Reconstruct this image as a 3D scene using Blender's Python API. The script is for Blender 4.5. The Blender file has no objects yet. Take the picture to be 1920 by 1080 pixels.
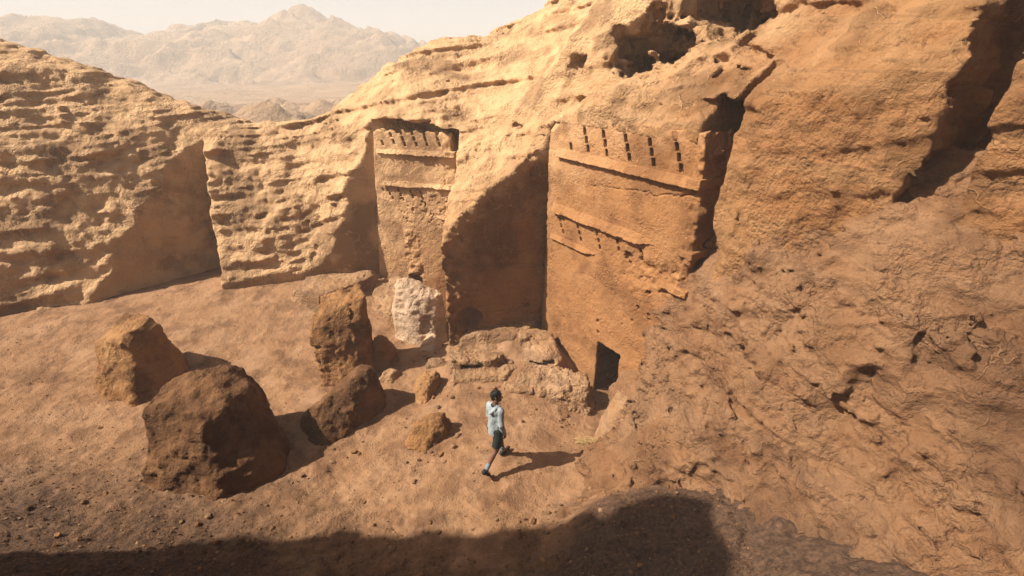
import bpy, bmesh, math, random
import numpy as np
from mathutils import Vector, Matrix

# ------------------------------------------------------------------ scene, camera, light
S = bpy.context.scene
C = S.collection
R = math.radians
random.seed(7)
rng = np.random.RandomState(11)

cam_d = bpy.data.cameras.new('camera'); cam = bpy.data.objects.new('camera', cam_d); C.objects.link(cam)
cam.location = (0, 0, 6.8); cam.rotation_euler = (R(90 - 25.3), 0, 0)
cam_d.sensor_width = 36; cam_d.lens = 36 * 920 / 1920; cam_d.clip_start = .1; cam_d.clip_end = 3000
S.camera = cam

SUN = Vector((-.69, -.13, .71)).normalized()
elev = math.asin(SUN.z); azim = math.atan2(SUN.x, SUN.y)
W = bpy.data.worlds.new('World'); S.world = W; W.use_nodes = True
wn = W.node_tree.nodes; wl = W.node_tree.links
sky = wn.new('ShaderNodeTexSky'); sky.sky_type = 'NISHITA'; sky.sun_disc = False
sky.sun_elevation = elev; sky.sun_rotation = azim
sky.air_density = 1.0; sky.dust_density = 5.0; sky.ozone_density = .6; sky.altitude = 0
wtc = wn.new('ShaderNodeTexCoord'); wsx = wn.new('ShaderNodeSeparateXYZ'); wl.new(wtc.outputs['Generated'], wsx.inputs[0])
wmr = wn.new('ShaderNodeMapRange'); wmr.inputs['From Min'].default_value = 0; wmr.inputs['From Max'].default_value = .35; wmr.inputs['To Min'].default_value = .8; wmr.inputs['To Max'].default_value = 0
wl.new(wsx.outputs['Z'], wmr.inputs['Value']); wmx = wn.new('ShaderNodeMix'); wmx.data_type = 'RGBA'; wl.new(wmr.outputs[0], wmx.inputs[0])
wl.new(sky.outputs[0], wmx.inputs[6]); wmx.inputs[7].default_value = (13.5, 12.7, 12.2, 1)      # milky dust near the horizon, all the way round
wl.new(wmx.outputs[2], wn['Background'].inputs[0]); wn['Background'].inputs[1].default_value = .05
sd = bpy.data.lights.new('sun', 'SUN'); sd.energy = 5.0; sd.angle = R(.55); sd.color = (1, .93, .82)
so = bpy.data.objects.new('sun', sd); C.objects.link(so)
so.rotation_euler = (-SUN).to_track_quat('-Z', 'Y').to_euler(); so.location = (-20, -4, 25)
S.view_settings.view_transform = 'Standard'; S.view_settings.look = 'None'
S.view_settings.exposure = .95; S.view_settings.gamma = 1; S.view_settings.use_curve_mapping = False
S.render.engine = 'CYCLES'
S.cycles.volume_bounces = 0; S.cycles.max_bounces = 4; S.cycles.volume_max_steps = 64; S.cycles.transmission_bounces = 1; S.cycles.glossy_bounces = 1; S.cycles.diffuse_bounces = 2

# ------------------------------------------------------------------ numpy noise
NT = 64
_tab = rng.rand(NT, NT, NT).astype(np.float32) * 2 - 1
def vn(p):
    """value noise, p (...,3) -> -1..1"""
    f = np.floor(p); t = (p - f).astype(np.float32); i = f.astype(np.int32)
    t = t * t * t * (t * (t * 6 - 15) + 10)
    x0, y0, z0 = [i[..., k] & 63 for k in range(3)]
    x1, y1, z1 = (x0 + 1) & 63, (y0 + 1) & 63, (z0 + 1) & 63
    a, b, c = t[..., 0], t[..., 1], t[..., 2]
    T = _tab
    r0 = T[x0, y0, z0] * (1 - a) + T[x1, y0, z0] * a
    r1 = T[x0, y1, z0] * (1 - a) + T[x1, y1, z0] * a
    r2 = T[x0, y0, z1] * (1 - a) + T[x1, y0, z1] * a
    r3 = T[x0, y1, z1] * (1 - a) + T[x1, y1, z1] * a
    return (r0 * (1 - b) + r1 * b) * (1 - c) + (r2 * (1 - b) + r3 * b) * c
def fbm(p, o=4, g=.5, seed=0.):
    r = 0; a = 1; n = 0; q = p + np.array([seed * 7.3, seed * 3.1, seed * 5.7], np.float32)
    for k in range(o):
        r = r + a * vn(q); n += a; a *= g; q = q * 2.03 + 11.7
    return r / n * 1.6
def ridged(p, o=3, seed=0.):
    r = 0; a = 1; n = 0; q = p + seed * 4.7
    for k in range(o):
        r = r + a * (1 - np.abs(vn(q)) * 2); n += a; a *= .5; q = q * 2.07 + 5.3
    return r / n
def v3(x, y, z): return np.stack([x, y, z], -1)

# thin plate surface through scattered points
class Plate:
    def __init__(s, pts, lo, hi, h=.08, smooth=.01):
        P = np.array(pts, float); n = len(P)
        d = np.linalg.norm(P[:, None, :2] - P[None, :, :2], axis=-1)
        K = np.where(d > 0, d * d * np.log(np.maximum(d, 1e-9)), 0) + np.eye(n) * smooth
        Q = np.c_[np.ones(n), P[:, :2]]
        A = np.block([[K, Q], [Q.T, np.zeros((3, 3))]])
        w = np.linalg.solve(A, np.r_[P[:, 2], 0, 0, 0])
        xs = np.arange(lo[0], hi[0] + h, h); ys = np.arange(lo[1], hi[1] + h, h)
        X, Y = np.meshgrid(xs, ys, indexing='ij')
        Z = w[n] + w[n + 1] * X + w[n + 2] * Y
        for k in range(n):
            q = (X - P[k, 0]) ** 2 + (Y - P[k, 1]) ** 2
            Z += w[k] * .5 * q * np.log(np.maximum(q, 1e-12))
        s.lo = lo; s.h = h; s.Z = Z
        gx, gy = np.gradient(Z, h); s.G = 1 / np.sqrt(1 + gx * gx + gy * gy)
    def samp(s, A, x, y):
        u = np.clip((x - s.lo[0]) / s.h, 0, A.shape[0] - 1.001); v = np.clip((y - s.lo[1]) / s.h, 0, A.shape[1] - 1.001)
        i = u.astype(int); j = v.astype(int); a = u - i; b = v - j
        return (A[i, j] * (1 - a) + A[i + 1, j] * a) * (1 - b) + (A[i, j + 1] * (1 - a) + A[i + 1, j + 1] * a) * b
    def z(s, x, y): return s.samp(s.Z, x, y)
    def sdf(s, p): return (p[..., 2] - s.z(p[..., 0], p[..., 1])) * s.samp(s.G, p[..., 0], p[..., 1])

# ------------------------------------------------------------------ surface nets mesher
def nets(f, lo, hi, h, B=8, marg=1.2):
    lo = np.array(lo, float); n = (np.ceil((np.array(hi) - lo) / h / B) * B).astype(int)
    nb = n // B
    c = np.stack(np.meshgrid(*[np.arange(k) for k in nb], indexing='ij'), -1).reshape(-1, 3)
    cc = lo + (c + .5) * B * h
    v = np.concatenate([f(q) for q in np.array_split(cc, max(1, len(cc) // 200000))])
    D = np.ones(tuple(n + 1), np.float32)
    big = np.repeat(np.repeat(np.repeat(v.reshape(nb).astype(np.float32), B, 0), B, 1), B, 2)
    D[:-1, :-1, :-1] = big; D[-1] = D[-2]; D[:, -1] = D[:, -2]; D[:, :, -1] = D[:, :, -2]; del big
    act = c[np.abs(v) < B * h * .87 * marg + h]
    o = np.stack(np.meshgrid(*[np.arange(B + 1)] * 3, indexing='ij'), -1).reshape(-1, 3)
    for q in np.array_split(act, max(1, len(act) // 600)):
        if not len(q): continue
        I = (q[:, None, :] * B + o[None]).reshape(-1, 3)
        D[I[:, 0], I[:, 1], I[:, 2]] = f((lo + I * h).astype(np.float32))
    Sg = D < 0
    cnt = np.zeros(tuple(n), np.int8)
    for a in (0, 1):
        for b in (0, 1):
            for d in (0, 1):
                cnt += Sg[a:n[0] + a, b:n[1] + b, d:n[2] + d]
    cells = np.flatnonzero((cnt > 0) & (cnt < 8)); del cnt
    ci, cj, ck = np.unravel_index(cells, tuple(n))
    acc = np.zeros((len(cells), 3)); num = np.zeros(len(cells))
    cor = [(a, b, d) for a in (0, 1) for b in (0, 1) for d in (0, 1)]
    val = {q: D[ci + q[0], cj + q[1], ck + q[2]] for q in cor}
    for q in cor:
        for ax in range(3):
            if q[ax]: continue
            r = list(q); r[ax] = 1; r = tuple(r)
            a, b = val[q], val[r]; m = (a < 0) != (b < 0)
            t = np.where(m, a / np.where(m, a - b, 1), 0)
            pt = np.tile(np.array(q, float), (len(cells), 1)); pt[:, ax] += t
            acc[m] += pt[m]; num[m] += 1
    V = lo + (np.stack([ci, cj, ck], -1) + acc / num[:, None]) * h
    F = []
    for ax in range(3):
        sl0 = [slice(None)] * 3; sl1 = [slice(None)] * 3
        sl0[ax] = slice(0, n[ax]); sl1[ax] = slice(1, n[ax] + 1)
        s0 = Sg[tuple(sl0)]; s1 = Sg[tuple(sl1)]
        e = np.argwhere(s0 != s1)
        o1, o2 = [(1, 2), (2, 0), (0, 1)][ax]
        e = e[(e[:, o1] > 0) & (e[:, o2] > 0) & (e[:, o1] < n[o1]) & (e[:, o2] < n[o2])]
        fl = s0[e[:, 0], e[:, 1], e[:, 2]]
        def cid(d1, d2):
            g = e.copy(); g[:, o1] += d1; g[:, o2] += d2
            return np.searchsorted(cells, np.ravel_multi_index(g.T, tuple(n)))
        q = np.stack([cid(-1, -1), cid(0, -1), cid(0, 0), cid(-1, 0)], -1)
        q[~fl] = q[~fl][:, ::-1]
        F.append(q)
    return V, np.concatenate(F)

def mkobj(name, V, F, mat, parent=None, loc=(0, 0, 0), smooth=True):
    me = bpy.data.meshes.new(name)
    V = np.asarray(V, np.float32) - np.array(loc, np.float32); F = np.asarray(F, np.int32)
    me.vertices.add(len(V)); me.vertices.foreach_set('co', V.ravel())
    k = F.shape[1]
    me.loops.add(F.size); me.loops.foreach_set('vertex_index', F.ravel())
    me.polygons.add(len(F)); me.polygons.foreach_set('loop_start', np.arange(0, F.size, k, dtype=np.int32))
    me.polygons.foreach_set('loop_total', np.full(len(F), k, np.int32))
    me.polygons.foreach_set('use_smooth', np.full(len(F), smooth))
    me.update(calc_edges=True); me.validate()
    me.materials.append(mat)
    o = bpy.data.objects.new(name, me); C.objects.link(o)
    if parent is not None: o.parent = parent
    else: o.location = loc
    return o
def tag(o, label=None, cat=None, group=None, kind=None):
    if label: o['label'] = label
    if cat: o['category'] = cat
    if group: o['group'] = group
    if kind: o['kind'] = kind
    return o
def empty(name, loc, rz=0):
    o = bpy.data.objects.new(name, None); C.objects.link(o); o.location = loc; o.rotation_euler = (0, 0, rz)
    return o

# ------------------------------------------------------------------ materials
def N(t, ty, **k):
    n = t.nodes.new(ty)
    for a, b in k.items(): setattr(n, a, b)
    return n
def rock_mat(name, cols=None, dark=(.16, .08, .04), pale=(.62, .43, .27), s=1., bump=.5, bd=.02, strata=.25, pit=.35, patch=.4, cap=False, relief=1.):  # cap paints the upper-left haze glare in as paler stone
    tone = lambda c: (c[0] * .86, c[1] * .765, c[2] * .66)
    cols = [tone(c) for c in cols]; dark = tone(dark); pale = tone(pale)
    m = bpy.data.materials.new(name); m.use_nodes = True; t = m.node_tree; L = t.links.new
    bs = t.nodes['Principled BSDF']; bs.inputs['Roughness'].default_value = .95
    bs.inputs['Specular IOR Level'].default_value = .15
    g = N(t, 'ShaderNodeNewGeometry'); P = g.outputs['Position']
    def noise(sc, det=6, rough=.6, dist=0., vec=None):
        n = N(t, 'ShaderNodeTexNoise'); n.inputs['Scale'].default_value = sc * s; n.inputs['Detail'].default_value = det
        n.inputs['Roughness'].default_value = rough; n.inputs['Distortion'].default_value = dist
        L(vec or P, n.inputs['Vector']); return n.outputs['Fac']
    def ramp(fac, a, b, c0=(0, 0, 0, 1), c1=(1, 1, 1, 1)):
        r = N(t, 'ShaderNodeValToRGB'); r.color_ramp.elements[0].position = a; r.color_ramp.elements[1].position = b
        r.color_ramp.elements[0].color = c0; r.color_ramp.elements[1].color = c1; L(fac, r.inputs[0]); return r.outputs[0]
    def mix(fac, a, b, mode='MIX'):
        x = N(t, 'ShaderNodeMix', data_type='RGBA', blend_type=mode)
        if isinstance(fac, float): x.inputs[0].default_value = fac
        else: L(fac, x.inputs[0])
        for v, i in ((a, 6), (b, 7)):
            if isinstance(v, tuple): x.inputs[i].default_value = (*v, 1)
            else: L(v, x.inputs[i])
        return x.outputs[2]
    def mul(a, k):
        x = N(t, 'ShaderNodeMath', operation='MULTIPLY'); L(a, x.inputs[0])
        if isinstance(k, float): x.inputs[1].default_value = k
        else: L(k, x.inputs[1])
        return x.outputs[0]
    c = mix(ramp(noise(.9, 6, .65, .3), .35, .68), cols[0], cols[1])
    c = mix(mul(ramp(noise(.45, 4, .6, .4), .5, .66), patch), c, cols[2])
    # bedding bands, tilted
    mp = N(t, 'ShaderNodeMapping'); mp.inputs['Rotation'].default_value = (.12, .18, 0); mp.inputs['Scale'].default_value = (.25, .25, 2.6)
    L(P, mp.inputs[0])
    st = noise(1.6, 4, .6, .8, mp.outputs[0])
    c = mix(mul(ramp(st, .42, .62), strata), c, pale)
    c = mix(mul(ramp(st, .56, .36), strata * .8), c, dark)
    fine = noise(14, 3, .7)
    c = mix(mul(ramp(fine, .62, .38), .35), c, dark)
    c = mix(mul(ramp(noise(5, 3, .7), .56, .76), .35), c, pale)
    if cap:   # haze glare painted in as paler stone, growing upward and to the left
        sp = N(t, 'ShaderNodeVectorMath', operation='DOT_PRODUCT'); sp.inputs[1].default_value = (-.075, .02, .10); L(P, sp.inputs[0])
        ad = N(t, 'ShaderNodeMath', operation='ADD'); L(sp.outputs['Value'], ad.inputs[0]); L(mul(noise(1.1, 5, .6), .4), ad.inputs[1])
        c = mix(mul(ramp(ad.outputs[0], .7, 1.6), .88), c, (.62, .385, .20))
    # small weather pits
    vo = N(t, 'ShaderNodeTexVoronoi', feature='F1'); vo.inputs['Scale'].default_value = 13 * s; vo.inputs['Randomness'].default_value = 1
    wv = N(t, 'ShaderNodeVectorMath', operation='ADD'); nz = N(t, 'ShaderNodeTexNoise'); nz.inputs['Scale'].default_value = 6 * s; nz.inputs['Detail'].default_value = 3
    L(P, nz.inputs['Vector']); sc_ = N(t, 'ShaderNodeVectorMath', operation='SCALE'); sc_.inputs['Scale'].default_value = .05 / s
    L(nz.outputs['Color'], sc_.inputs[0]); L(P, wv.inputs[0]); L(sc_.outputs[0], wv.inputs[1]); L(wv.outputs[0], vo.inputs['Vector'])
    pm = mul(ramp(vo.outputs['Distance'], .30, .08), ramp(noise(1.3, 3), .5, .62))
    c = mix(mul(pm, pit * .5), c, tuple(x * .6 for x in dark))
    L(c, bs.inputs['Base Color'])
    def add(a, b_, op='ADD'):
        x = N(t, 'ShaderNodeMath', operation=op); L(a, x.inputs[0]); L(b_, x.inputs[1]); return x.outputs[0]
    clod = N(t, 'ShaderNodeTexVoronoi', feature='F1'); clod.inputs['Scale'].default_value = 17 * s
    L(wv.outputs[0], clod.inputs['Vector'])
    n1_ = noise(1.1, 4, .5, .15); ab = N(t, 'ShaderNodeMath', operation='ABSOLUTE'); sb = N(t, 'ShaderNodeMath', operation='SUBTRACT'); L(n1_, sb.inputs[0]); sb.inputs[1].default_value = .5; L(sb.outputs[0], ab.inputs[0])
    crk = mul(ramp(ab.outputs[0], .006, 0.), ramp(noise(.7, 3), .5, .6)); crk = mul(crk, 1. if s > .5 else 0.)
    mask = ramp(noise(1.7, 4, .6), .38, .62)
    H_ = mul(noise(5, 8, .72), .10 * relief)
    H_ = add(H_, mul(mul(clod.outputs['Distance'], mask), -.045 * relief)); H_ = add(H_, mul(mul(ramp(noise(11, 4, .65), .42, .6), mask), .03 * relief))
    H_ = add(H_, mul(noise(26, 4, .75), .018 * relief))
    H_ = add(H_, mul(pm, -.03 * relief)); H_ = add(H_, mul(crk, -.03 * relief))
    c2 = mix(mul(crk, .5), c, dark); L(c2, bs.inputs['Base Color'])
    b = N(t, 'ShaderNodeBump'); b.inputs['Strength'].default_value = 1; b.inputs['Distance'].default_value = 1. / s ** .5
    L(H_, b.inputs['Height']); L(b.outputs[0], bs.inputs['Normal'])
    return m
def flat_mat(name, col, rough=.9, nz=.25, sc=60, bump=.2, sheen=0):
    m = bpy.data.materials.new(name); m.use_nodes = True; t = m.node_tree; L = t.links.new
    bs = t.nodes['Principled BSDF']; bs.inputs['Roughness'].default_value = rough; bs.inputs['Specular IOR Level'].default_value = .2
    tc = N(t, 'ShaderNodeTexCoord'); n = N(t, 'ShaderNodeTexNoise'); n.inputs['Scale'].default_value = sc; n.inputs['Detail'].default_value = 5
    L(tc.outputs['Object'], n.inputs['Vector'])
    x = N(t, 'ShaderNodeMix', data_type='RGBA'); x.inputs[6].default_value = (*[c * (1 - nz) for c in col], 1); x.inputs[7].default_value = (*[min(1, c * (1 + nz)) for c in col], 1)
    L(n.outputs['Fac'], x.inputs[0]); L(x.outputs[2], bs.inputs['Base Color'])
    b = N(t, 'ShaderNodeBump'); b.inputs['Strength'].default_value = bump; b.inputs['Distance'].default_value = .01
    L(n.outputs['Fac'], b.inputs['Height']); L(b.outputs[0], bs.inputs['Normal'])
    return m

M_cliff = rock_mat('cliff_stone', ((.30, .150, .065), (.39, .21, .10), (.43, .26, .13)), dark=(.12, .058, .026), pale=(.48, .31, .17), strata=.35, bump=.8, pit=.3, cap=True)  # cap paints the upper-left haze glare into the stone colour
M_facade = rock_mat('dressed_stone', ((.335, .170, .075), (.375, .20, .092), (.40, .235, .12)), dark=(.15, .07, .032), pale=(.45, .28, .15), strata=.10, bump=.5, relief=.38, s=1.4, pit=.3, patch=.25, cap=True)  # same painted glare on the tomb fronts through cap
M_spur = rock_mat('spur_stone', ((.24, .128, .066), (.31, .175, .095), (.36, .23, .14)), dark=(.10, .048, .026), pale=(.45, .30, .19), strata=.3, bump=.9, pit=.4)
M_block = rock_mat('boulder_stone', ((.30, .155, .065), (.39, .22, .10), (.43, .27, .14)), relief=.75, dark=(.11, .05, .022), pale=(.46, .29, .15), strata=.3, bump=.9, pit=.4, s=1.5)
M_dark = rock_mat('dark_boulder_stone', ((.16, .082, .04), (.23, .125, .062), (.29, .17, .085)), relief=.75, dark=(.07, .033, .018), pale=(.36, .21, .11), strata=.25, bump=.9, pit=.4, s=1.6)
M_white = rock_mat('pale_boulder_stone', ((.52, .38, .27), (.62, .49, .38), (.42, .26, .14)), relief=.5, pale=(.66, .57, .48), dark=(.26, .15, .08), strata=.25, bump=.8, pit=.4, s=1.5, patch=.7)
M_ledge = rock_mat('ledge_stone', ((.36, .21, .11), (.45, .29, .17), (.53, .38, .26)), dark=(.14, .07, .035), pale=(.54, .40, .28), strata=.4, bump=.8, pit=.3, s=1.4)
M_hill = rock_mat('hill_stone', ((.46, .31, .20), (.56, .40, .27), (.62, .48, .35)), dark=(.25, .15, .1), pale=(.68, .54, .40), s=.08, bump=1., relief=4., pit=.3)

# ------------------------------------------------------------------ layout planes (metres)
CR = np.array([.72, 11.1]); eR = np.array([.56, -.828]); nR = np.array([-.828, -.56])      # right tomb front
CL = np.array([-4.03, 13.7]); eL = np.array([.966, -.259]); nL = np.array([-.259, -.966])    # left tomb front
def pl(p, c, n): return (p[..., 0] - c[0]) * n[0] + (p[..., 1] - c[1]) * n[1]
Wb = np.array([-1.6, 10.38]); wdir = np.array([2.32, .72]); wdir = wdir / np.linalg.norm(wdir); nW = np.array([wdir[1], -wdir[0]])   # buttress right wall
nWB = np.array([-2.62, .35]); nWB = nWB / np.linalg.norm(nWB)                                 # buttress left wall
WLc = np.array([-5.79, 13.16]); wl_ = CL - WLc; wl_ = wl_ / np.linalg.norm(wl_); nWL = np.array([wl_[1], -wl_[0]])   # left recess side wall

T = Plate([
    (1.28, 10.27, 5.78), (2.12, 9.03, 5.88), (2.96, 7.79, 5.95), (3.5, 6.96, 6.3), (4.64, 5.3, 6.8), (5.6, 3.6, 7),
    (2.1, 10.8, 6.45), (2.95, 9.6, 6.7), (3.8, 8.35, 7.1), (4.9, 6.7, 7.8), (3.76, 11.95, 8.1), (5.4, 9.5, 9.2), (6.8, 7, 9.6),
    (-1.6, 10.4, 3.2), (.47, 11.02, 4.9), (-1.16, 12, 4.5), (-.5, 11.2, 4.25), (.3, 12, 5.35), (-.8, 13, 5.3), (-1.4, 13.4, 5.4),
    (-2.4, 13.12, 5.38), (-3.5, 13.5, 5.22), (-2.65, 17, 7.0), (0, 17, 7.6), (-1.2, 15, 6.35), (-4.27, 16.3, 5.95), (-5.4, 15.5, 5.3),
    (1, 14, 6.7), (2, 13, 7.2), (3.5, 15, 8.9), (1.2, 17, 8.3), (-3, 20, 5), (-6, 18.5, 3.2), (0, 21, 7), (-8, 18.5, 3.2), (4, 20, 9),
    (-6.3, 14.7, 4.2), (-7, 14.8, 4.4), (-5.95, 13.0, 1.1), (-6.9, 12.8, 1.0), (-4.63, 13.5, 3.25), (-3.9, 13.75, 4.9), (-5.6, 13.2, 1.35), (-5.09, 13.37, 2.35), (-5.2, 14.4, 4.4),
    (-6, 12, .2), (-7.5, 12, .2), (-5.3, 12.3, .2), (-3, 12, 3.0), (-2.2, 10, 2.2),
    (-9, 14.2, 4.4), (-8.7, 12.5, 1.0), (-9.5, 15, 5.4), (-12, 14.2, 6.2), (-11, 12.0, 1.3), (-9, 11.6, 0), (-12, 11, 0), (-14, 13, 6), (-14.5, 10.8, 1.5), (-16.5, 12, 5.5), (-10, 17.5, 4.5), (-14, 17, 6), (-15, 9.5, 0),
], (-17.5, 3), (8, 22))

def strata(p, seed=0):
    w = p[..., 2] - .16 * p[..., 0] + .1 * p[..., 1]
    w = w + vn(p * .45 + seed) * .2 + vn(p * 1.7 + seed) * .025
    def saw(x): fr = x - np.floor(x); return np.where(fr < .8, fr / .8, (1 - fr) / .2) - .5
    brk = np.clip(vn(p * np.array([.8, .8, 1.6], np.float32) + 31) * 2.5 + .2, 0, 1)
    return saw(w * 1.7) * .13 * brk + saw(w * 4.6 + .8 * vn(p * .3)) * .05 * np.clip(vn(p * 1.1 + 9) * 3 + .5, 0, 1)
def blocks(p, sc, seed=0):
    """blocky fracture: cells of random offset with sharp edges"""
    q = p * sc + .35 * v3(vn(p * sc * .8 + 5), vn(p * sc * .8 + 15), vn(p * sc * .8 + 25))
    i = np.floor(q).astype(np.int32) + seed; r = _tab[i[..., 0] & 63, i[..., 1] & 63, i[..., 2] & 63]
    f = q - np.floor(q); e = np.minimum(np.minimum(f, 1 - f).min(-1) * 6, 1)
    return r * e
def ell(p, c, r, ang=0., tilt=0.):
    d = p - np.array(c); ca, sa = math.cos(ang), math.sin(ang)
    x = d[..., 0] * ca + d[..., 1] * sa; y = -d[..., 0] * sa + d[..., 1] * ca; z = d[..., 2]
    ct, st_ = math.cos(tilt), math.sin(tilt); x, z = x * ct + z * st_, -x * st_ + z * ct
    k = np.sqrt((x / r[0]) ** 2 + (y / r[1]) ** 2 + (z / r[2]) ** 2)
    return (k - 1) * min(r)

def cliff_sdf(p):
    big = fbm(p * .9, 3, seed=1)
    med = fbm(p * 3.1, 3, .6, seed=2)
    rid = ridged(p * 2.2, 3, seed=4)
    lump = ridged(p * 7.5, 2, seed=6)
    st = strata(p)
    blk = blocks(p, np.array([.7, .7, 2.3], np.float32)) * .06
    nat = T.sdf(p) + big * .16 + st + med * .04 + blk + blocks(p, np.array([3.4, 3.4, 5.5], np.float32), 7) * .035 + lump * .02 * (1 + med)
    # cap layer high on the right, undercut by a row of hollows
    a_ = (p[..., 0] - 1.0) * .74 - (p[..., 1] - 11.8) * .67; s_ = (p[..., 0] - 1.0) * .67 + (p[..., 1] - 11.8) * .74
    hc_ = np.clip((a_ + 1.6) / 2.2, 0, 1); hc_ = hc_ * hc_ * (3 - 2 * hc_) * (1.1 + .25 * a_.clip(0, 4))
    over = p[..., 2] - T.z(p[..., 0], p[..., 1])
    cap = np.maximum((over - hc_) * .8, (-s_ - .15 + over * .55 + .25 * vn(p * .9)) * .85)
    nat = np.minimum(nat, cap + big * .14 + st * .8 + med * .05 + lump * .015)
    for c, r, a, ti in (((1.34, 11.45, 6.72), (.3, .6, .22), -.7, -.1), ((2.45, 10.75, 6.75), (.62, 1.1, .44), -.75, -.3),
                        ((3.05, 10.35, 7.05), (.75, 1.2, .46), -.75, -.35), ((3.8, 9.75, 7.5), (1.0, 1.2, .5), -.75, -.35), ((4.6, 8.7, 8.1), (.8, .8, .35), -.75, -.2),
                        ((3.6, 8.35, 6.85), (.38, .3, .09), -.9, -.2), ((3.25, 8.6, 6.7), (.12, .25, .22), -.9, .3), ((3.9, 7.9, 7.1), (.45, .3, .11), -.9, -.3), ((3.5, 8.2, 6.6), (.4, .3, .05), -.9, -.2),
                        ((.35, 11.5, 5.55), (.06, .3, .25), 0, .1), ((-.1, 12.3, 5.35), (.6, .3, .08), .1, -.25), ((.55, 11.1, 5.3), (.6, .3, .06), -.5, -.15), ((.8, 11.6, 5.75), (.6, .35, .07), -.5, -.25)):
        nat = np.maximum(nat, -(ell(p, c, r, a, ti) + (med * .16 + blk * 1.6) * min(1, r[2] * 3) + lump * .03))
    rough = med * .02 + big * .03
    fine = lump * .006
    dR = pl(p, CR, nR); tR = (p[..., 0] - CR[0]) * eR[0] + (p[..., 1] - CR[1]) * eR[1]
    dW = pl(p, Wb, nW); z = p[..., 2]
    # front of the right tomb recess (dressed), rougher beyond the slot
    rR = fine + np.clip((tR - 4.3) * 2, 0, 1) * (rough * 3 + lump * .03 + st * .4 - .08)
    rW = rough * 1.6 + lump * (.016 + .06 * np.clip(1 - (p[..., 0] + 1.6) / 1.3, 0, 1)) + np.maximum(med, 0) * .06 * np.clip(1 - (p[..., 0] + 1.6) / 1.3, 0, 1)
    rW = rW + vn(v3((p[..., 0] + p[..., 2] * .6) * 9, p[..., 1] * .5, (p[..., 2] - p[..., 0] * .5) * 1.5)) * .012
    cut = np.minimum(dR + rR, dW + rW)
    inner = np.minimum(np.minimum(dR + .3, dW + rW), np.minimum(5.55 - z, 4.0 - tR))
    cut = np.maximum(cut, inner)
    # dark slot right of the tomb
    top = 6.25 - np.clip((tR - 4.15), -1, 1) * .2
    slot = np.minimum(np.minimum(dR + 1.35, top - z), np.minimum(tR - 3.9, 4.50 + .2 * vn(p * 1.3) * 1.2 + .05 * med + np.clip(5.3 - z, 0, 9) * -.03 - tR))
    slot = np.maximum(slot, np.minimum(np.minimum(dR + .8, 6.9 - z), np.minimum(tR - 4.2 - .12 * (z - 5), 4.42 + .12 * (z - 5.5) - tR)))
    # a second cleft further along
    cl2 = np.minimum(dR + 1.6, np.minimum(tR - 6.75 - .15 * med, 7.25 + .12 * big - tR))
    cut = np.maximum(np.maximum(cut, slot), cl2)
    # left tomb recess
    dL = pl(p, CL, nL); tL = (p[..., 0] - CL[0]) * eL[0] + (p[..., 1] - CL[1]) * eL[1]
    dWL = pl(p, WLc, nWL); dWB = pl(p, Wb, nWB)
    cl = np.minimum(np.minimum(dL + .34, dWL + fine + rough * .5), np.minimum(dWB + rough + fine, 5.24 + .08 * np.sin(tL * 1.7) + .05 * med - z))
    cut = np.maximum(cut, cl)
    # hollow under the far left cliff
    c3 = np.array([-8.9, 14.6]); n3 = np.array([.76, -.65]); n4 = np.array([-.93, -.36])
    v = np.minimum(pl(p, c3, n3) + rough * 2, pl(p, c3, n4) + rough * 2)
    cut = np.maximum(cut, v)
    # arched hollow and sockets at the buttress foot
    for c, r in (((-1.05, 10.5, .95), (.34, .45, .32)), ((.36, 11.0, 1.1), (.09, .12, .07)), ((.42, 11.05, 4.4), (.04, .1, .04)), ((-.75, 12.1, 4.5), (.12, .2, .1))):
        cut = np.maximum(cut, -ell(p, c, r) - 0)
    cut = np.maximum(cut, np.minimum(np.minimum(dR + 2.6, 1.12 - z), .42 - np.abs(tR - 2.45)))
    cut = np.maximum(cut, np.minimum(np.minimum(dL + 1.2, 1.3 - z), .3 - np.abs(tL - 1.2)))
    return np.maximum(nat, cut)

import time; _t0 = time.time()
V, F = nets(cliff_sdf, (-17, 3.6, -1), (7.2, 19.5, 9.8), .044)
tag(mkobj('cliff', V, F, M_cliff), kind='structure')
print('cliff', len(V), round(time.time() - _t0, 1))

# ------------------------------------------------------------------ rocky spur at the right
SP = Plate([
    (2.3, 8.75, .9), (2.05, 8.45, -.5), (1.84, 7.8, -.15), (1.3, 6.9, -.05), (.91, 6.07, -.03), (.68, 5.44, 0), (1.2, 7.4, -.6), (.4, 6.4, -.5), (1.6, 8.6, -1.2), (.1, 5.3, -.4),
    (2.73, 8.13, 2.2), (3.1, 7.58, 3.2), (3.49, 7.01, 4.25), (2.45, 7.7, 1.4), (2.8, 7.7, 2.3), (3.03, 7.0, 2.4), (3.22, 6.3, 2.4), (3.36, 6.4, 3.5),
    (2.2, 7.2, .8), (1.77, 6.5, .5), (2.78, 5.9, 1.6), (2.4, 5.6, .8), (3.19, 5, 1.4), (3.97, 5.0, 3.9), (3.97, 4.2, 2.4), (4.5, 4.1, 3.9), (4.2, 3.2, 2.6), (5.1, 4.6, 5.2), (5.5, 3, 4.6), (4.6, 6.2, 5.5), (3.0, 9.2, 3.0), (4.5, 8, 6),
    (2.2, 4.6, .3), (3, 3.6, .9), (3.4, 2, 1.6), (1.4, 5, .0), (6, 1, 5.5)], (-1, 0), (8, 11), .06)
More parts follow.
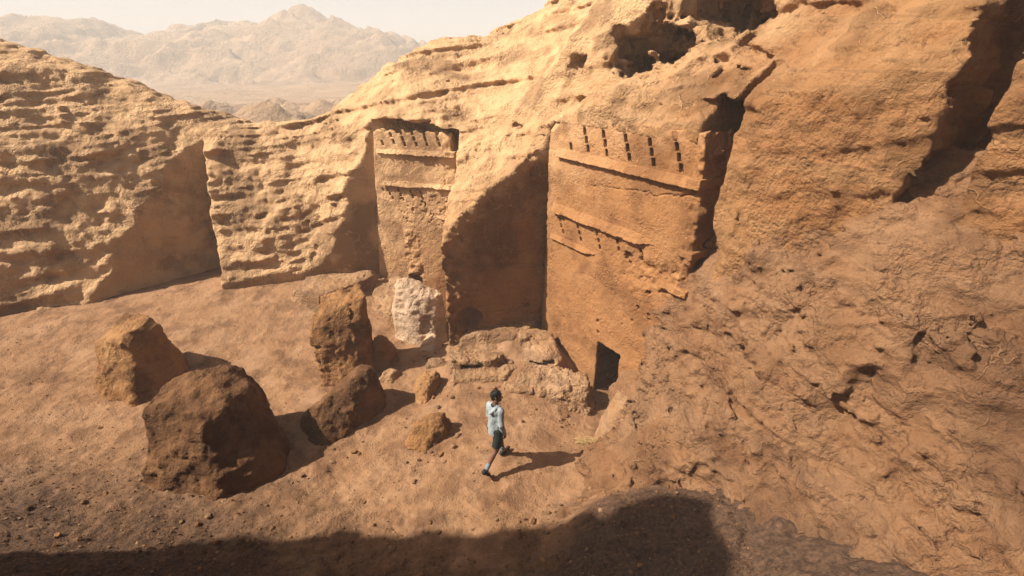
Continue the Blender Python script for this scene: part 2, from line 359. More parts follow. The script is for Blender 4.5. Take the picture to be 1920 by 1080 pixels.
def spur_sdf(p):
    big = fbm(p * 1.1, 3, seed=21); med = fbm(p * 4, 3, .6, seed=22)
    # grooves that run down the slope
    w = p[..., 0] * .55 + p[..., 1] * .83 + .25 * big
    gr = np.abs(vn(v3(w * 3.2, p[..., 2] * .5, p[..., 0] * .4)))
    f = SP.sdf(p) + big * .13 + med * .055 + (.3 - gr) * .10 + blocks(p, 2.2, 3) * .07 + blocks(p, 6.5, 4) * .025 + ridged(p * 5, 2, seed=8) * .02 - np.maximum(fbm(p * 9, 2, seed=23) - .25, 0) * .07
    f = f + strata(p, 5) * .5
    for c, r, a, ti in (((2.28, 5.9, 1.05), (.03, .2, .1), .4, 0), ((2.1, 5.95, .9), (.03, .15, .09), .4, 0), ((2.9, 6.25, 1.9), (.3, .12, .04), -.8, -.6), ((3.3, 6.5, 2.9), (.1, .05, .04), 0, 0), ((2.95, 7.2, 2.5), (.05, .08, .06), 0, 0), ((2.6, 6.6, 1.45), (.16, .1, .03), -.8, -.8)):
        f = np.maximum(f, -(ell(p, c, r, a, ti) + med * .05))
    tR = (p[..., 0] - CR[0]) * eR[0] + (p[..., 1] - CR[1]) * eR[1]
    f = np.maximum(f, np.where(p[..., 2] < 2, 2.84 + .05 * med - tR, -9))
    return np.maximum(f, -pl(p, CR, nR) - .7)
V, F = nets(spur_sdf, (.3, 1.6, -.8), (7, 9.4, 6.3), .031)
spur = tag(mkobj('rock_slope', V, F, M_spur), kind='structure')
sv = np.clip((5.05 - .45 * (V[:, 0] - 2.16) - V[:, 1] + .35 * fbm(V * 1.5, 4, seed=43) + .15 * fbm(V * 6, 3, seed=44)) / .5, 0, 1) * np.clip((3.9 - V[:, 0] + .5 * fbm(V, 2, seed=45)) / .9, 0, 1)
at = spur.data.attributes.new('soil_shade', 'FLOAT', 'POINT'); at.data.foreach_set('value', (sv * .8).astype(np.float32))  # foreground shade painted dark onto the foot of the slope
print('spur', len(V), round(time.time() - _t0, 1))

# ------------------------------------------------------------------ ground
G = Plate([
    (-.3, 6.7, 0), (1.2, 6.7, 0), (2.4, 8.9, -.45), (1.6, 8.2, -.28), (0, 8.5, 0), (-2, 8.5, 0), (-4, 7.5, 0), (-6, 9, .1), (-5, 11, .35), (-6, 12.4, .8), (-3, 11, .3), (-2, 11.5, .0),
    (-1.5, 9.7, .22), (-1.5, 12.8, -.4), (0, 9.8, .35), (.4, 10.6, .55), (0, 5, .05), (-4, 4.5, .1), (-9, 6, .2), (-10, 12, .8), (-4, 13.3, .6), (-14, 10, .8), (-16, 5, .6), (-8, 9, .15), (-8, 12.3, .85),
    (2.16, 5.1, .98), (1.38, 5.3, .66), (3.1, 4.7, 1.26), (1.64, 4.1, .8), (2.66, 3.7, 1.3), (.68, 4.7, .3), (0, 4.3, .12), (.7, 5.5, .02), (1.2, 6.0, .0), (2.2, 5.75, .55), (4.15, 2.6, 2.7), (3, 9, -.5), (5, 9, -.5),
    (0, 3, 1.0), (0, 1.5, 3.3), (0, 0, 5.0), (2, 1.2, 4), (-3, 1, 3), (-3, 3, .8), (0, -3, 5.2), (-5, -3, 5), (5, -3, 5.4), (5, 0, 4.6), (-8, 1, 2.5), (-14, 0, 3), (8, 12, -.5), (0, 16, -.6), (-10, 20, -.6), (6, 20, -.6)], (-18, -5), (9, 21), .1, .02)
def bell(x, c, w): return np.exp(-((x - c) / w) ** 2)
xs = np.arange(-17.5, 7, .04)
ys = np.concatenate([np.arange(-4.5, 3.2, .1), np.arange(3.2, 9.5, .026), np.arange(9.5, 15, .045), np.arange(15, 20, .2)])
X, Y = np.meshgrid(xs, ys, indexing='ij')
P = v3(X, Y, X * 0)
near = np.clip((6.4 - Y) / 2, 0, 1); mound = np.clip((X - .5) / .8, 0, 1) * np.clip((5.9 - Y) / .8, 0, 1)
rub = np.clip((-1.5 - X + (7.2 - Y) * .6) / 2, 0, 1) * np.clip((8 - Y) / 2, 0, 1)
amp = .5 + .6 * np.maximum(near * .8, np.maximum(mound * 1.6, rub))
Z = G.z(X, Y) + fbm(P * 1.1, 3, seed=31) * .035 + amp * (fbm(P * 5, 3, .6, seed=32) * .026 + np.maximum(ridged(P * 13, 2, seed=33), 0) * .014 + fbm(P * 26, 2, seed=34) * .007)
GZ = (xs, ys, Z)
def gz(x, y):
    i = min(max(int((x - xs[0]) / .04), 0), len(xs) - 2); j = min(max(int(np.searchsorted(ys, y)) - 1, 0), len(ys) - 2)
    return float(Z[i, j])
n0, n1 = X.shape; idx = np.arange(n0 * n1).reshape(n0, n1)
F = np.stack([idx[:-1, :-1], idx[1:, :-1], idx[1:, 1:], idx[:-1, 1:]], -1).reshape(-1, 4)

def ground_mat():
    m = rock_mat('sandy_ground', ((.305, .178, .10), (.36, .222, .132), (.42, .28, .185)), dark=(.12, .064, .037), pale=(.52, .37, .26), strata=0., relief=.42, s=2.2, pit=.4)
    return add_soil_shade(m)
def add_soil_shade(m):  # mixes dark gravelly ground and painted foreground shade into the base colour
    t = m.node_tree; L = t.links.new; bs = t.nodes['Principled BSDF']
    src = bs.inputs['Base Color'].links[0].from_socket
    at = N(t, 'ShaderNodeAttribute', attribute_name='soil_shade')
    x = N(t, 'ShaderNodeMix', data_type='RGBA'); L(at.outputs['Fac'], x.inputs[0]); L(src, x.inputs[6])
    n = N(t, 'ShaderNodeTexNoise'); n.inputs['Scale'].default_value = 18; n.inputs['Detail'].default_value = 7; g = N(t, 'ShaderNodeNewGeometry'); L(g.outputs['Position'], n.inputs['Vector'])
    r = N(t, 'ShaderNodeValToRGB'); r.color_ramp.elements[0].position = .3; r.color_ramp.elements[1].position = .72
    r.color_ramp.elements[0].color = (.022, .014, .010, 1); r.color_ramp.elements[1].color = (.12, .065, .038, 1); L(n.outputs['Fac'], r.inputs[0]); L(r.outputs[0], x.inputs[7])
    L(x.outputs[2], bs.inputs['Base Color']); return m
M_ground = ground_mat(); add_soil_shade(M_spur)
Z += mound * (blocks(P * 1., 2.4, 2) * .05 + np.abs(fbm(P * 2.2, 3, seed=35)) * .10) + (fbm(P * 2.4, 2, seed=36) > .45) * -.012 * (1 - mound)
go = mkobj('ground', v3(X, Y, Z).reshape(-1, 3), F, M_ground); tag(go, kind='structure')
# dark loose soil and painted foreground shade, together over the near part
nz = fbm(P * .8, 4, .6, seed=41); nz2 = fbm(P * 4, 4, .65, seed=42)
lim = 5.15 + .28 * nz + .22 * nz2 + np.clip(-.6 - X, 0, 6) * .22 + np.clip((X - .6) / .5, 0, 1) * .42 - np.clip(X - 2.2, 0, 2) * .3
soil_shade = np.clip((lim + .75 - Y) / (2.0 - 1.2 * np.clip(X - .6, 0, 1)) + .25 * nz2 + .1 * nz, 0, 1)
soil_shade = np.maximum(soil_shade, np.clip(nz2 * 1.3 - .5, 0, .8) * np.clip((6.7 + np.clip(-X, 0, 4) * .3 - Y) / 1.2, 0, 1))
at = go.data.attributes.new('soil_shade', 'FLOAT', 'POINT'); at.data.foreach_set('value', (soil_shade * .92).reshape(-1).astype(np.float32))
def soil_shade_at(x, y):
    i = min(max(int((x - xs[0]) / .04), 0), len(xs) - 2); j = min(max(int(np.searchsorted(ys, y)) - 1, 0), len(ys) - 2)
    return float(soil_shade[i, j])
print('ground', X.size, round(time.time() - _t0, 1))

# far terrain and hills
def grid_obj(name, xs, ys, fz, mat):
    X, Y = np.meshgrid(xs, ys, indexing='ij'); Z = fz(X, Y); n0, n1 = X.shape; idx = np.arange(n0 * n1).reshape(n0, n1)
    F = np.stack([idx[:-1, :-1], idx[1:, :-1], idx[1:, 1:], idx[:-1, 1:]], -1).reshape(-1, 4)
    return mkobj(name, v3(X, Y, Z).reshape(-1, 3), F, mat)
def plain(X, Y):
    P = v3(X, Y, X * 0)
    return -3.5 + fbm(P * .02, 4, seed=51) * 1.5 - bell(X, 0, 22) * bell(Y, 5, 14) * 3
px = np.concatenate([np.linspace(-900, -40, 30), np.linspace(-36, 36, 30), np.linspace(40, 900, 30)])
tag(grid_obj('desert_plain', px, np.concatenate([np.linspace(-60, 30, 30), np.linspace(34, 1500, 60)]), plain, M_hill), kind='structure')
def hill1(X, Y):
    X = X / 2.5; Y = Y / 2.5; return 6.8 + (hill1_(X, Y) - 6.8) * 2.5
def hill1_(X, Y):
    P = v3(X, Y, X * 0)
    r = np.sqrt(((X + 45) / 62) ** 2 + ((Y - 122) / 52) ** 2)
    b = 17.0 * np.clip(1.15 - r, 0, 2) ** 1.1 + 4 * bell(X, -105, 34) * bell(Y, 100, 40) * 4
    q = v3(X * .8, Y * .8, b * 1.)
    tier = b * .55 + fbm(P * .04, 3, seed=52) * 1.5; tier = (tier - np.floor(tier)); tier = np.clip(tier * 1.6, 0, 1)
    return -6.5 + b * 1.02 + fbm(P * .045, 4, seed=53) * 2.2 + ridged(P * .09, 5, seed=54) * 2.2 + tier * 1.1
tag(grid_obj('far_mountain', np.arange(-390, 60, 1.2), np.arange(120, 440, 1.2), hill1, M_hill), kind='structure')
def hill2(X, Y):
    P = v3(X, Y, X * 0)
    X = X / 2; Y = Y / 2; P = P / 2
    return 6.8 + 2 * (-14.8 + 27 * bell(Y, 330, 45) * (.75 + .22 * np.sin(X * .012 + .6)) + fbm(P * .02, 5, seed=55) * 5 * bell(Y, 330, 70))
tag(grid_obj('distant_ridge', np.arange(-900, 700, 7), np.arange(480, 840, 7), hill2, M_hill), kind='structure')
def foothills(X, Y):
    P = v3(X, Y, X * 0)
    return -5.5 + (3.2 + 3.5 * ridged(P * .045, 4, seed=57) + 2 * fbm(P * .12, 4, seed=58)) * np.clip((Y - 24) / 20, 0, 1) * np.clip((135 - Y) / 50, 0, 1) * np.clip((15 - X) / 20, 0, 1) * np.clip((X + 140) / 30, 0, 1)
tag(grid_obj('rocky_foothills', np.arange(-140, 20, .55), np.arange(22, 136, .55), foothills, M_hill), kind='structure')
# added wall out of view, put there to shade the near ground
def shade_wall_sdf(p):
    yl = 3.55 - .25 * np.clip(p[..., 2] - 4, 0, 20) * .4 + .5 * fbm(p * .45, 3, seed=95)
    q = np.maximum(np.maximum(p[..., 0] + 8.9 + .08 * p[..., 2], p[..., 1] - yl), p[..., 2] - 14.5)
    return q + fbm(p * .6, 3, seed=96) * .4 + strata(p) * 1.3 + blocks(p, 1.1, 5) * .15
V, F = nets(shade_wall_sdf, (-16, -7, -1), (-7.8, 5.4, 15.6), .15)
tag(mkobj('added_shade_wall', V, F, M_cliff), kind='structure')
print('hills', round(time.time() - _t0, 1))

# ------------------------------------------------------------------ tomb facades
def crop(V, F, keep):
    F = F[keep(V[F].mean(1))]; u, inv = np.unique(F, return_inverse=True); return V[u], inv.reshape(F.shape)
def facade_to_world(V, Cc, e, n):
    return np.stack([Cc[0] + V[:, 0] * e[0] + V[:, 1] * n[0], Cc[1] + V[:, 0] * e[1] + V[:, 1] * n[1], V[:, 2]], -1)
def wp(p, Cc, e, n): return v3(Cc[0] + p[..., 0] * e[0] + p[..., 1] * n[0], Cc[1] + p[..., 0] * e[1] + p[..., 1] * n[1], p[..., 2])
def box(p, a, b):
    a = np.array(a); b = np.array(b); q = np.abs(p - (a + b) / 2) - (b - a) / 2
    return np.linalg.norm(np.maximum(q, 0), axis=-1) + np.minimum(q.max(-1), 0)
def pocket(name, quad, d0, d1, mat, parent, Cc, e, n, jit=.004):
    """open-fronted lining of a carved hole: quad = 4 (u,z) corners"""
    c = np.mean(quad, 0); rp = random.Random(int(c[0] * 1000 + c[1] * 77))
    fr = [(u, d0, z) for u, z in quad]; bk = [(c[0] + (u - c[0]) * .82 + rp.uniform(-jit, jit), d1, c[1] + (z - c[1]) * .86 + rp.uniform(-jit, jit)) for u, z in quad]
    V = facade_to_world(np.array(fr + bk), Cc, e, n)
    F = np.array([(0, 1, 5, 4), (1, 2, 6, 5), (2, 3, 7, 6), (3, 0, 4, 7), (4, 5, 6, 7)])
    return mkobj(name, V, F, mat, parent, loc=tuple(parent.location), smooth=False)
def cornice(parent, u0, u1, z, hgt, out, mat, Cc, e, n, seed, ret=None, erode=.012, d_in=-.1, wear=None):
    def f(p):
        w = wp(p, Cc, e, n)
        pr = out * (.25 + .75 * np.clip((z + hgt - p[..., 2]) / hgt, 0, 1))           # sloped top, overhanging below
        q = box(p, (u0, d_in, z), (u1, out, z + hgt))
        q = np.maximum(q, (p[..., 1] - pr) * .8)
        if ret:                                                                       # the band turns the corner
            r = box(p, (u1 - .2, -ret, z), (u1 + out * .55, out * .9, z + hgt)); q = np.minimum(q, r)
        nzz = fbm(w * 3, 3, seed=seed) * erode + fbm(w * 14, 2, seed=seed + 1) * erode * .6
        if wear is not None:
            for (c, rr) in wear: nzz = nzz + np.clip(1 - np.abs(p[..., 0] - c) / rr, 0, 1) * out * .8
        return q + nzz
    V, F = nets(f, (u0 - .1, min(d_in, -(ret or 0)) - .05, z - .08), (u1 + .2, out + .08, z + hgt + .08), .014, marg=1.6)
    return mkobj('cornice', facade_to_world(V, Cc, e, n), F, mat, parent, loc=tuple(parent.location))

# right tomb: five full columns of stepped notches above, more below the middle band
colsR = [[(.87, 5.11)]] + [[(t0 + .065 * k, 5.62 - .16 * k) for k in range(4)] for t0 in (1.19, 1.72, 2.29, 2.86, 3.44)]
lowR = [[(t0 + .06 * k, 3.49 - .125 * k) for k in range(n_)] for t0, n_ in ((.62, 3), (1.22, 3), (1.82, 3), (2.40, 2), (3.01, 2))]
def slotq(u, z, w, h, sl=.018): return [(u - w - sl, z + h), (u + w - sl, z + h), (u + w + sl, z - h), (u - w + sl, z - h)]
slR = [(slotq(u, z, .040, .075), .1) for c in colsR for u, z in c] + [(slotq(u + random.uniform(-.01, .01), z, .032, .05), .08) for c in lowR for u, z in c]
def slot_sdf(p, q, d):
    (a, z1), (b, _), (c, z0), (e_, _) = q
    zz = (z1 - p[..., 2]) / (z1 - z0); ul = a + (e_ - a) * zz; ur = b + (c - b) * zz
    return np.maximum(np.maximum(ul - p[..., 0], p[..., 0] - ur), np.maximum(np.maximum(z0 - p[..., 2], p[..., 2] - z1), -d - p[..., 1]))
pr_ = np.random.RandomState(5)
pitsR = [(pr_.uniform(.3, 4.0), pr_.uniform(.6, 3.4), pr_.uniform(.008, .022)) for _ in range(110)] + [(pr_.uniform(1.8, 4.0), pr_.uniform(3.8, 4.4), pr_.uniform(.008, .016)) for _ in range(12)]
pitsR += [(2.4, 2.45, .03), (3.1, 2.35, .05), (3.38, 2.3, .045), (3.4, 2.2, .03), (3.0, 2.0, .03), (3.3, 2.75, .05), (2.72, 3.3, .1), (2.8, 3.2, .08), (3.55, 2.85, .05), (2.05, 1.55, .05), (2.1, 1.3, .05), (3.02, 3.33, .045), (2.75, 1.8, .03), (3.5, 1.95, .035)]
crackR = np.array([(1.43, 4.40), (1.7, 4.47), (2.0, 4.50), (2.3, 4.53), (2.5, 4.56), (2.84, 4.60), (3.05, 4.62), (3.2, 4.58), (3.32, 4.64), (3.5, 4.68), (3.7, 4.69), (3.85, 4.74), (4.1, 4.78)])
class Bake:
    """carved holes and pits of a wall, as two small (u,z) tables"""
    def __init__(s, lo, hi, slots, pits, h=.006):
        s.lo = lo; s.h = h; us = np.arange(lo[0], hi[0], h); zs = np.arange(lo[1], hi[1], h)
        s.S = np.full((len(us), len(zs)), .3, np.float32); s.P = np.zeros_like(s.S)
        def win(u0, u1, z0, z1):
            i0, i1 = [int(np.clip((k - lo[0]) / h, 0, len(us))) for k in (u0, u1)]; j0, j1 = [int(np.clip((k - lo[1]) / h, 0, len(zs))) for k in (z0, z1)]
            return slice(i0, i1), slice(j0, j1)
        for q, dd in slots:
            (a, z1), (b, _), (c, z0), (e_, _) = q; w = win(min(a, e_) - .15, max(b, c) + .15, z0 - .15, z1 + .15)
            U, Z_ = np.meshgrid(us[w[0]], zs[w[1]], indexing='ij'); k = (z1 - Z_) / (z1 - z0); ul = a + (e_ - a) * k; ur = b + (c - b) * k
            wb = vn(v3(U * 30, Z_ * 30, U * 0 + 3)) * .004
            s.S[w] = np.minimum(s.S[w], np.maximum(np.maximum(ul - U, U - ur), np.maximum(z0 - Z_, Z_ - z1)) + wb)
        for a, b, r in pits:
            w = win(a - r, a + r, b - r, b + r)
            U, Z_ = np.meshgrid(us[w[0]], zs[w[1]], indexing='ij'); rr = r * (1 + .35 * vn(v3(U * 40, Z_ * 40, U * 0)))
            s.P[w] = np.maximum(s.P[w], 1.6 * np.sqrt(np.maximum(rr * rr - (U - a) ** 2 - (Z_ - b) ** 2, 0)))
    def get(s, A, u, z):
        x = np.clip((u - s.lo[0]) / s.h, 0, A.shape[0] - 1.01); y = np.clip((z - s.lo[1]) / s.h, 0, A.shape[1] - 1.01)
        i = x.astype(int); j = y.astype(int); a = x - i; b = y - j
        return (A[i, j] * (1 - a) + A[i + 1, j] * a) * (1 - b) + (A[i, j + 1] * (1 - a) + A[i + 1, j + 1] * a) * b
BR = Bake((0, 0), (4.3, 5.9), slR, pitsR)
def facR(p):
    w = wp(p, CR, eR, nR); u, d, z = p[..., 0], p[..., 1], p[..., 2]
    ur = 4.12 - np.clip(z - 4.9, 0, 1) * .12 - np.clip(z - 3, 0, 5) * .015
    ul = .16 - np.clip(3 - z, 0, 3) * .05
    f = np.maximum(np.maximum(d, -1.3 - d), np.maximum(ul - u, u - ur)); f = np.maximum(f, z - 5.72)
    # the three registers step back slightly
    f = np.maximum(f, d + .012 * (z > 4.95) + .0 * (z > 3.7))
    ero = np.clip((u - 2.3) / .8, 0, 1) * bell(z, 3.05, .42)
    wob = .02 + .05 * bell(u, 4.1, .25)
    f = f + vn(v3(u * 22 + z * 9, d * 3, z * 4 - u * 2)) * .004
    f = f + fbm(w * 1.7, 2, seed=61) * .014 + fbm(w * 9, 3, .6, seed=62) * .006 + ero * (.035 + .07 * fbm(w * 4, 4, .65, seed=63)) + (fbm(w * 5, 3, seed=64)) * wob * (u > 3.9)
    f = f + np.clip(.5 - np.abs(z - 5.85), 0, .5) * .05 * fbm(w * 6, 3, seed=60)
    f = np.maximum(f, np.minimum(-BR.get(BR.S, u, z), d + .1)); f = f + BR.get(BR.P, u, z) * (d > -.12)
    cz = np.interp(u, crackR[:, 0], crackR[:, 1]) + .02 * vn(w * 12)
    cw = .004 + .009 * np.clip((u - 1.4) / 2.6, 0, 1)
    f = np.maximum(f, np.where((u > 1.4) & (d > -.06), cw - np.abs(z - cz), -1))
    # doorway
    f = np.maximum(f, -box(p, (2.1, -1.1, -1.5), (2.8, .3, 1.06)) - .02 * fbm(w * 5, 3, seed=65))
    return np.maximum(f, T.sdf(w) - .02 + .05 * fbm(w * 3, 3, seed=66))
tombR = tag(empty('tomb_facade', (float(CR[0] + 2 * eR[0]), float(CR[1] + 2 * eR[1]), -.3)), 'larger, nearer rock-cut tomb facade at right with a tall dark doorway at its foot', 'tomb')
V, F = nets(facR, (-.1, -1.4, -.8), (4.4, .1, 5.9), .02, marg=1.5)
V, F = crop(V, F, lambda c: (c[:, 1] > -.3) | (c[:, 0] > 3.8) | ((c[:, 0] > 1.9) & (c[:, 0] < 3) & (c[:, 2] < 1.3) & (c[:, 1] > -1.2)))
mkobj('front_wall', facade_to_world(V, CR, eR, nR), F, M_facade, tombR, loc=tuple(tombR.location))
print('facR', len(V), round(time.time() - _t0, 1))
def notches(sl, parent, mat, Cc, e, n):
    for q, dd in sl:
        c = np.mean(q, 0); qq = [tuple(c + (np.array(a) - c) * np.array((.98, .98))) for a in q]
        pocket('notch', qq, -.012, -dd + .012, mat, parent, Cc, e, n)
notches(slR, tombR, M_facade, CR, eR, nR)
tag(cornice(tombR, .5, 4.05, 4.87, .17, .11, M_facade, CR, eR, nR, 71, ret=.75, erode=.007), 'upper moulded band under the stepped notches')
tag(cornice(tombR, .40, 3.5, 3.64, .19, .12, M_facade, CR, eR, nR, 72, ret=.0, wear=[(3.45, .5)], erode=.009), 'middle moulded band, broken towards its right end')
tag(cornice(tombR, .36, 2.0, 2.99, .11, .07, M_facade, CR, eR, nR, 73, wear=[(1.95, .4)], erode=.007), 'lower moulded band, worn away to the right')
tag(cornice(tombR, 3.5, 4.12, 2.98, .13, .08, M_facade, CR, eR, nR, 74, ret=.35, erode=.010), 'short stub of moulding at the right corner')
tag(cornice(tombR, 3.85, 4.12, 3.68, .13, .06, M_facade, CR, eR, nR, 75, ret=.7, erode=.010), 'corner stub of the middle band')
M_void = rock_mat('chamber_stone', ((.12, .06, .03), (.15, .08, .04), (.17, .1, .05)), strata=.2, bump=.5)
dw = pocket('doorway', [(2.112, 1.05), (2.79, 1.05), (2.79, -.75), (2.112, -.75)], -.05, -2.4, M_void, tombR, CR, eR, nR)

# left tomb
k_ = .958
def zl(z): return 6.8 - (6.8 - z) * k_
colsL = [[(.61, 4.6)], [(.88, 4.83), (.95, 4.65)], [(1.19, 4.9), (1.235, 4.74), (1.28, 4.6)], [(1.53, 4.9), (1.58, 4.75), (1.63, 4.61)], [(1.88, 4.9), (1.91, 4.76), (1.95, 4.62)], [(2.24, 4.91), (2.27, 4.77), (2.31, 4.63)]]
lowL = [[(.46, 3.28)], [(.60, 3.27), (.67, 3.16), (.74, 3.05)], [(.95, 3.29), (1.01, 3.16), (1.07, 3.03)], [(1.32, 3.27), (1.38, 3.12)], [(1.64, 3.27), (1.7, 3.1), (1.76, 2.95)]]
slL = [(slotq(u * k_, zl(z), .034, .06), .1) for c in colsL for u, z in c] + [(slotq(u * k_, zl(z), .028, .05), .08) for c in lowL for u, z in c]
pitsL = [(pr_.uniform(.2, 2.4), pr_.uniform(.9, 3.1), pr_.uniform(.008, .02)) for _ in range(60)] + [(pr_.uniform(.9, 2.4), pr_.uniform(2.5, 3.4), pr_.uniform(.012, .035)) for _ in range(60)] + [(pr_.uniform(.3, 2.3), pr_.uniform(3.8, 4.4), pr_.uniform(.008, .016)) for _ in range(14)]
BL = Bake((0, 0), (2.8, 5.2), slL, pitsL)
def facL(p):
    w = wp(p, CL, eL, nL); u, d, z = p[..., 0], p[..., 1], p[..., 2]
    ur = 2.55 + .1 * (z < 4.45) + np.clip(3.6 - z, 0, 4) * .05
    ul = .33 - np.clip(4.9 - z, 0, 9) * .08
    top = 5.0 + .04 * np.sin(u * 17) + .05 * vn(w * 9)
    f = np.maximum(np.maximum(d, -.6 - d), np.maximum(ul - u, u - ur)); f = np.maximum(f, z - top)
    low = np.clip((3.55 - z) / .1, 0, 1) * .0
    ero = np.clip((u - .8) / .6, 0, 1) * bell(z, 2.9, .4)
    f = f + low + fbm(w * 1.7, 2, seed=81) * .016 + fbm(w * 9, 3, .6, seed=82) * .007 + ero * (.012 + .03 * fbm(w * 6, 4, .7, seed=83)) + (u > 2.3) * fbm(w * 5, 3, seed=84) * .03
    f = np.maximum(f, np.minimum(-BL.get(BL.S, u, z), d + .1)); f = f + BL.get(BL.P, u, z) * (d > -.12)
    # broken niche with a worn pillar above it
    f = np.maximum(f, -(np.maximum(box(p, (1.0, -.45, -1), (1.4, .2, 1.15)), (z - 1.2 + (u - .95) * .9) * .7) + .03 * fbm(w * 5, 3, seed=85)))
    f = f + np.where((z > .9) & (z < 2.3), np.clip(.3 - np.abs(u - 1.2), 0, .1) * (.1 + 1.2 * fbm(w * 4, 3, seed=86)), 0) * .6
    return f
tombL = tag(empty('tomb_facade', (float(CL[0] + 1.2 * eL[0]), float(CL[1] + 1.2 * eL[1]), .2)), 'smaller far rock-cut tomb facade at left, set back in a recess behind the pale boulder', 'tomb')
V, F = nets(facL, (-.2, -.7, -.9), (2.95, .12, 5.2), .021, marg=1.5)
V, F = crop(V, F, lambda c: c[:, 1] > -.56)
mkobj('front_wall', facade_to_world(V, CL, eL, nL), F, M_facade, tombL, loc=tuple(tombL.location))
notches(slL, tombL, M_facade, CL, eL, nL)
tag(cornice(tombL, .38, 2.6, 4.42, .13, .10, M_facade, CL, eL, nL, 91, ret=.3, erode=.016), 'upper moulded band with a ragged edge')
tag(cornice(tombL, .45, 2.66, 3.56, .12, .09, M_facade, CL, eL, nL, 92, ret=.3, erode=.018), 'lower moulded band with a ragged edge')
tag(cornice(tombL, 1.85, 2.5, 2.70, .11, .07, M_facade, CL, eL, nL, 93, wear=[(1.85, .3)]), 'short stub of moulding at the right')
print('tombs', round(time.time() - _t0, 1))

# ------------------------------------------------------------------ boulders and ledges
def hull_planes(pts):
    bm = bmesh.new(); [bm.verts.new(q) for q in pts]
    bmesh.ops.convex_hull(bm, input=bm.verts); bm.normal_update()
    out = []
    for f in bm.faces:
        nn = np.array(f.normal); o = float(np.dot(nn, np.array(f.verts[0].co)))
        if not any(np.dot(nn, a) > .999 and abs(o - b) < .01 for a, b in out): out.append((nn, o))
    bm.free(); return out
def chips(PL, pts, seed, n=10):
    r = np.random.RandomState(seed); P_ = np.array(pts); c = P_.mean(0); out = list(PL)
    for k in range(n):
        d = r.randn(3); d[2] = abs(d[2]) * .8; d /= np.linalg.norm(d); sp = (P_ @ d).max() - c @ d
        out.append((d, c @ d + sp * r.uniform(.80, .93)))
    return out
def hull_sdf(p, PL, k=.012):
    vals = np.stack([p @ a - b for a, b in PL], -1); m = vals.max(-1)
    return m + k * np.log(np.exp((vals - m[..., None]) / k).sum(-1)) - k * .7
def rock(name, label, cat, hulls, mat, nchip=8, h=.026, big=.05, med=.025, fine=.008, str_=.25, carve=(), group=None, seed=1, k=.014, cracks=()):
    allp = np.array([q for hh in hulls for q in hh]); lo = allp.min(0) - .12; hi = allp.max(0) + .12
    PLs = [chips(hull_planes(hh), hh, seed + 5 * i, nchip) for i, hh in enumerate(hulls)]; CV = [hull_planes(hh) for hh in carve]
    def f(p):
        r = hull_sdf(p, PLs[0], k)
        for q in PLs[1:]: r = np.minimum(r, hull_sdf(p, q, k))
        for q in CV: r = np.maximum(r, -hull_sdf(p, q, .01))
        for (a, b, w_) in cracks:
            a_ = np.array(a); b_ = np.array(b); ab = b_ - a_; tt = np.clip(((p - a_) @ ab) / (ab @ ab), 0, 1)
            dd = np.linalg.norm(p - a_ - tt[..., None] * ab + .03 * fbm(p * 6, 2, seed=9)[..., None], axis=-1)
            r = np.maximum(r, w_ - dd)
        return r + fbm(p * 1.5, 2, seed=seed) * big * .5 + fbm(p * 5, 4, .65, seed=seed + 1) * med * .75 + ridged(p * 11, 2, seed=seed + 2) * fine + blocks(p, 3.1, seed) * .03 + blocks(p, 8., seed + 1) * .012 + strata(p, seed) * str_ * .35
    V, F = nets(f, lo, hi, h, marg=1.8)
    c = allp.mean(0); loc = (float(c[0]), float(c[1]), float(max(lo[2], gz(c[0], c[1]))))
    return tag(mkobj(name, V, F, mat, loc=loc), label, cat, group)
def prism(base, top, z0, z1):
    """hull points from a base outline and a top outline, z may be a list"""
    zz1 = z1 if isinstance(z1, (list, tuple)) else [z1] * len(top)
    return [(x, y, z0) for x, y in base] + [(x, y, z) for (x, y), z in zip(top, zz1)]

rock('standing_boulder', 'tall upright orange boulder, cracked at its upper right corner, standing alone on pale sand', 'boulder',
     [prism([(-4.25, 8.95), (-3.45, 9.0), (-3.2, 9.6), (-3.35, 10.1), (-4.2, 9.9)], [(-4.42, 9.25), (-4.3, 9.9), (-3.5, 10.2), (-3.25, 9.75), (-3.45, 9.4)], -.2, [1.5, 1.95, 2.1, 2.0, 1.45])],
     M_block, nchip=0, big=.05, med=.035, seed=101, carve=[[(-4.6, 8.5, .85), (-3.75, 8.5, 1.0), (-3.8, 9.22, 1.05), (-4.5, 9.3, 1.0), (-4.6, 8.5, 1.3), (-3.75, 8.5, 1.35)]], cracks=[((-3.55, 9.9, 2.1), (-3.5, 9.35, 1.4), .045)])
rock('boulder', 'low fluted boulder in shade against the right side of the tall upright boulder', 'boulder',
     [prism([(-3.5, 9.5), (-2.9, 9.45), (-2.5, 9.9), (-3.2, 10.4)], [(-3.35, 9.7), (-2.95, 9.75), (-2.75, 9.95), (-3.2, 10.2)], -.1, [.85, .8, .6, .8])], M_block, big=.07, seed=105)
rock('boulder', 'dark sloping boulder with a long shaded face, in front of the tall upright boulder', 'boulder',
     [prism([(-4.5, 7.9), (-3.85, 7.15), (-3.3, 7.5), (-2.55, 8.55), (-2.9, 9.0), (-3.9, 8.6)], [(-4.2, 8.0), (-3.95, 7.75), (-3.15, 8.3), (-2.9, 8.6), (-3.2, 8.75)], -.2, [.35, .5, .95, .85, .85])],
     M_dark, nchip=5, big=.07, med=.04, seed=111, cracks=[((-4.1, 7.6, .5), (-3.5, 8.2, .95), .05)])
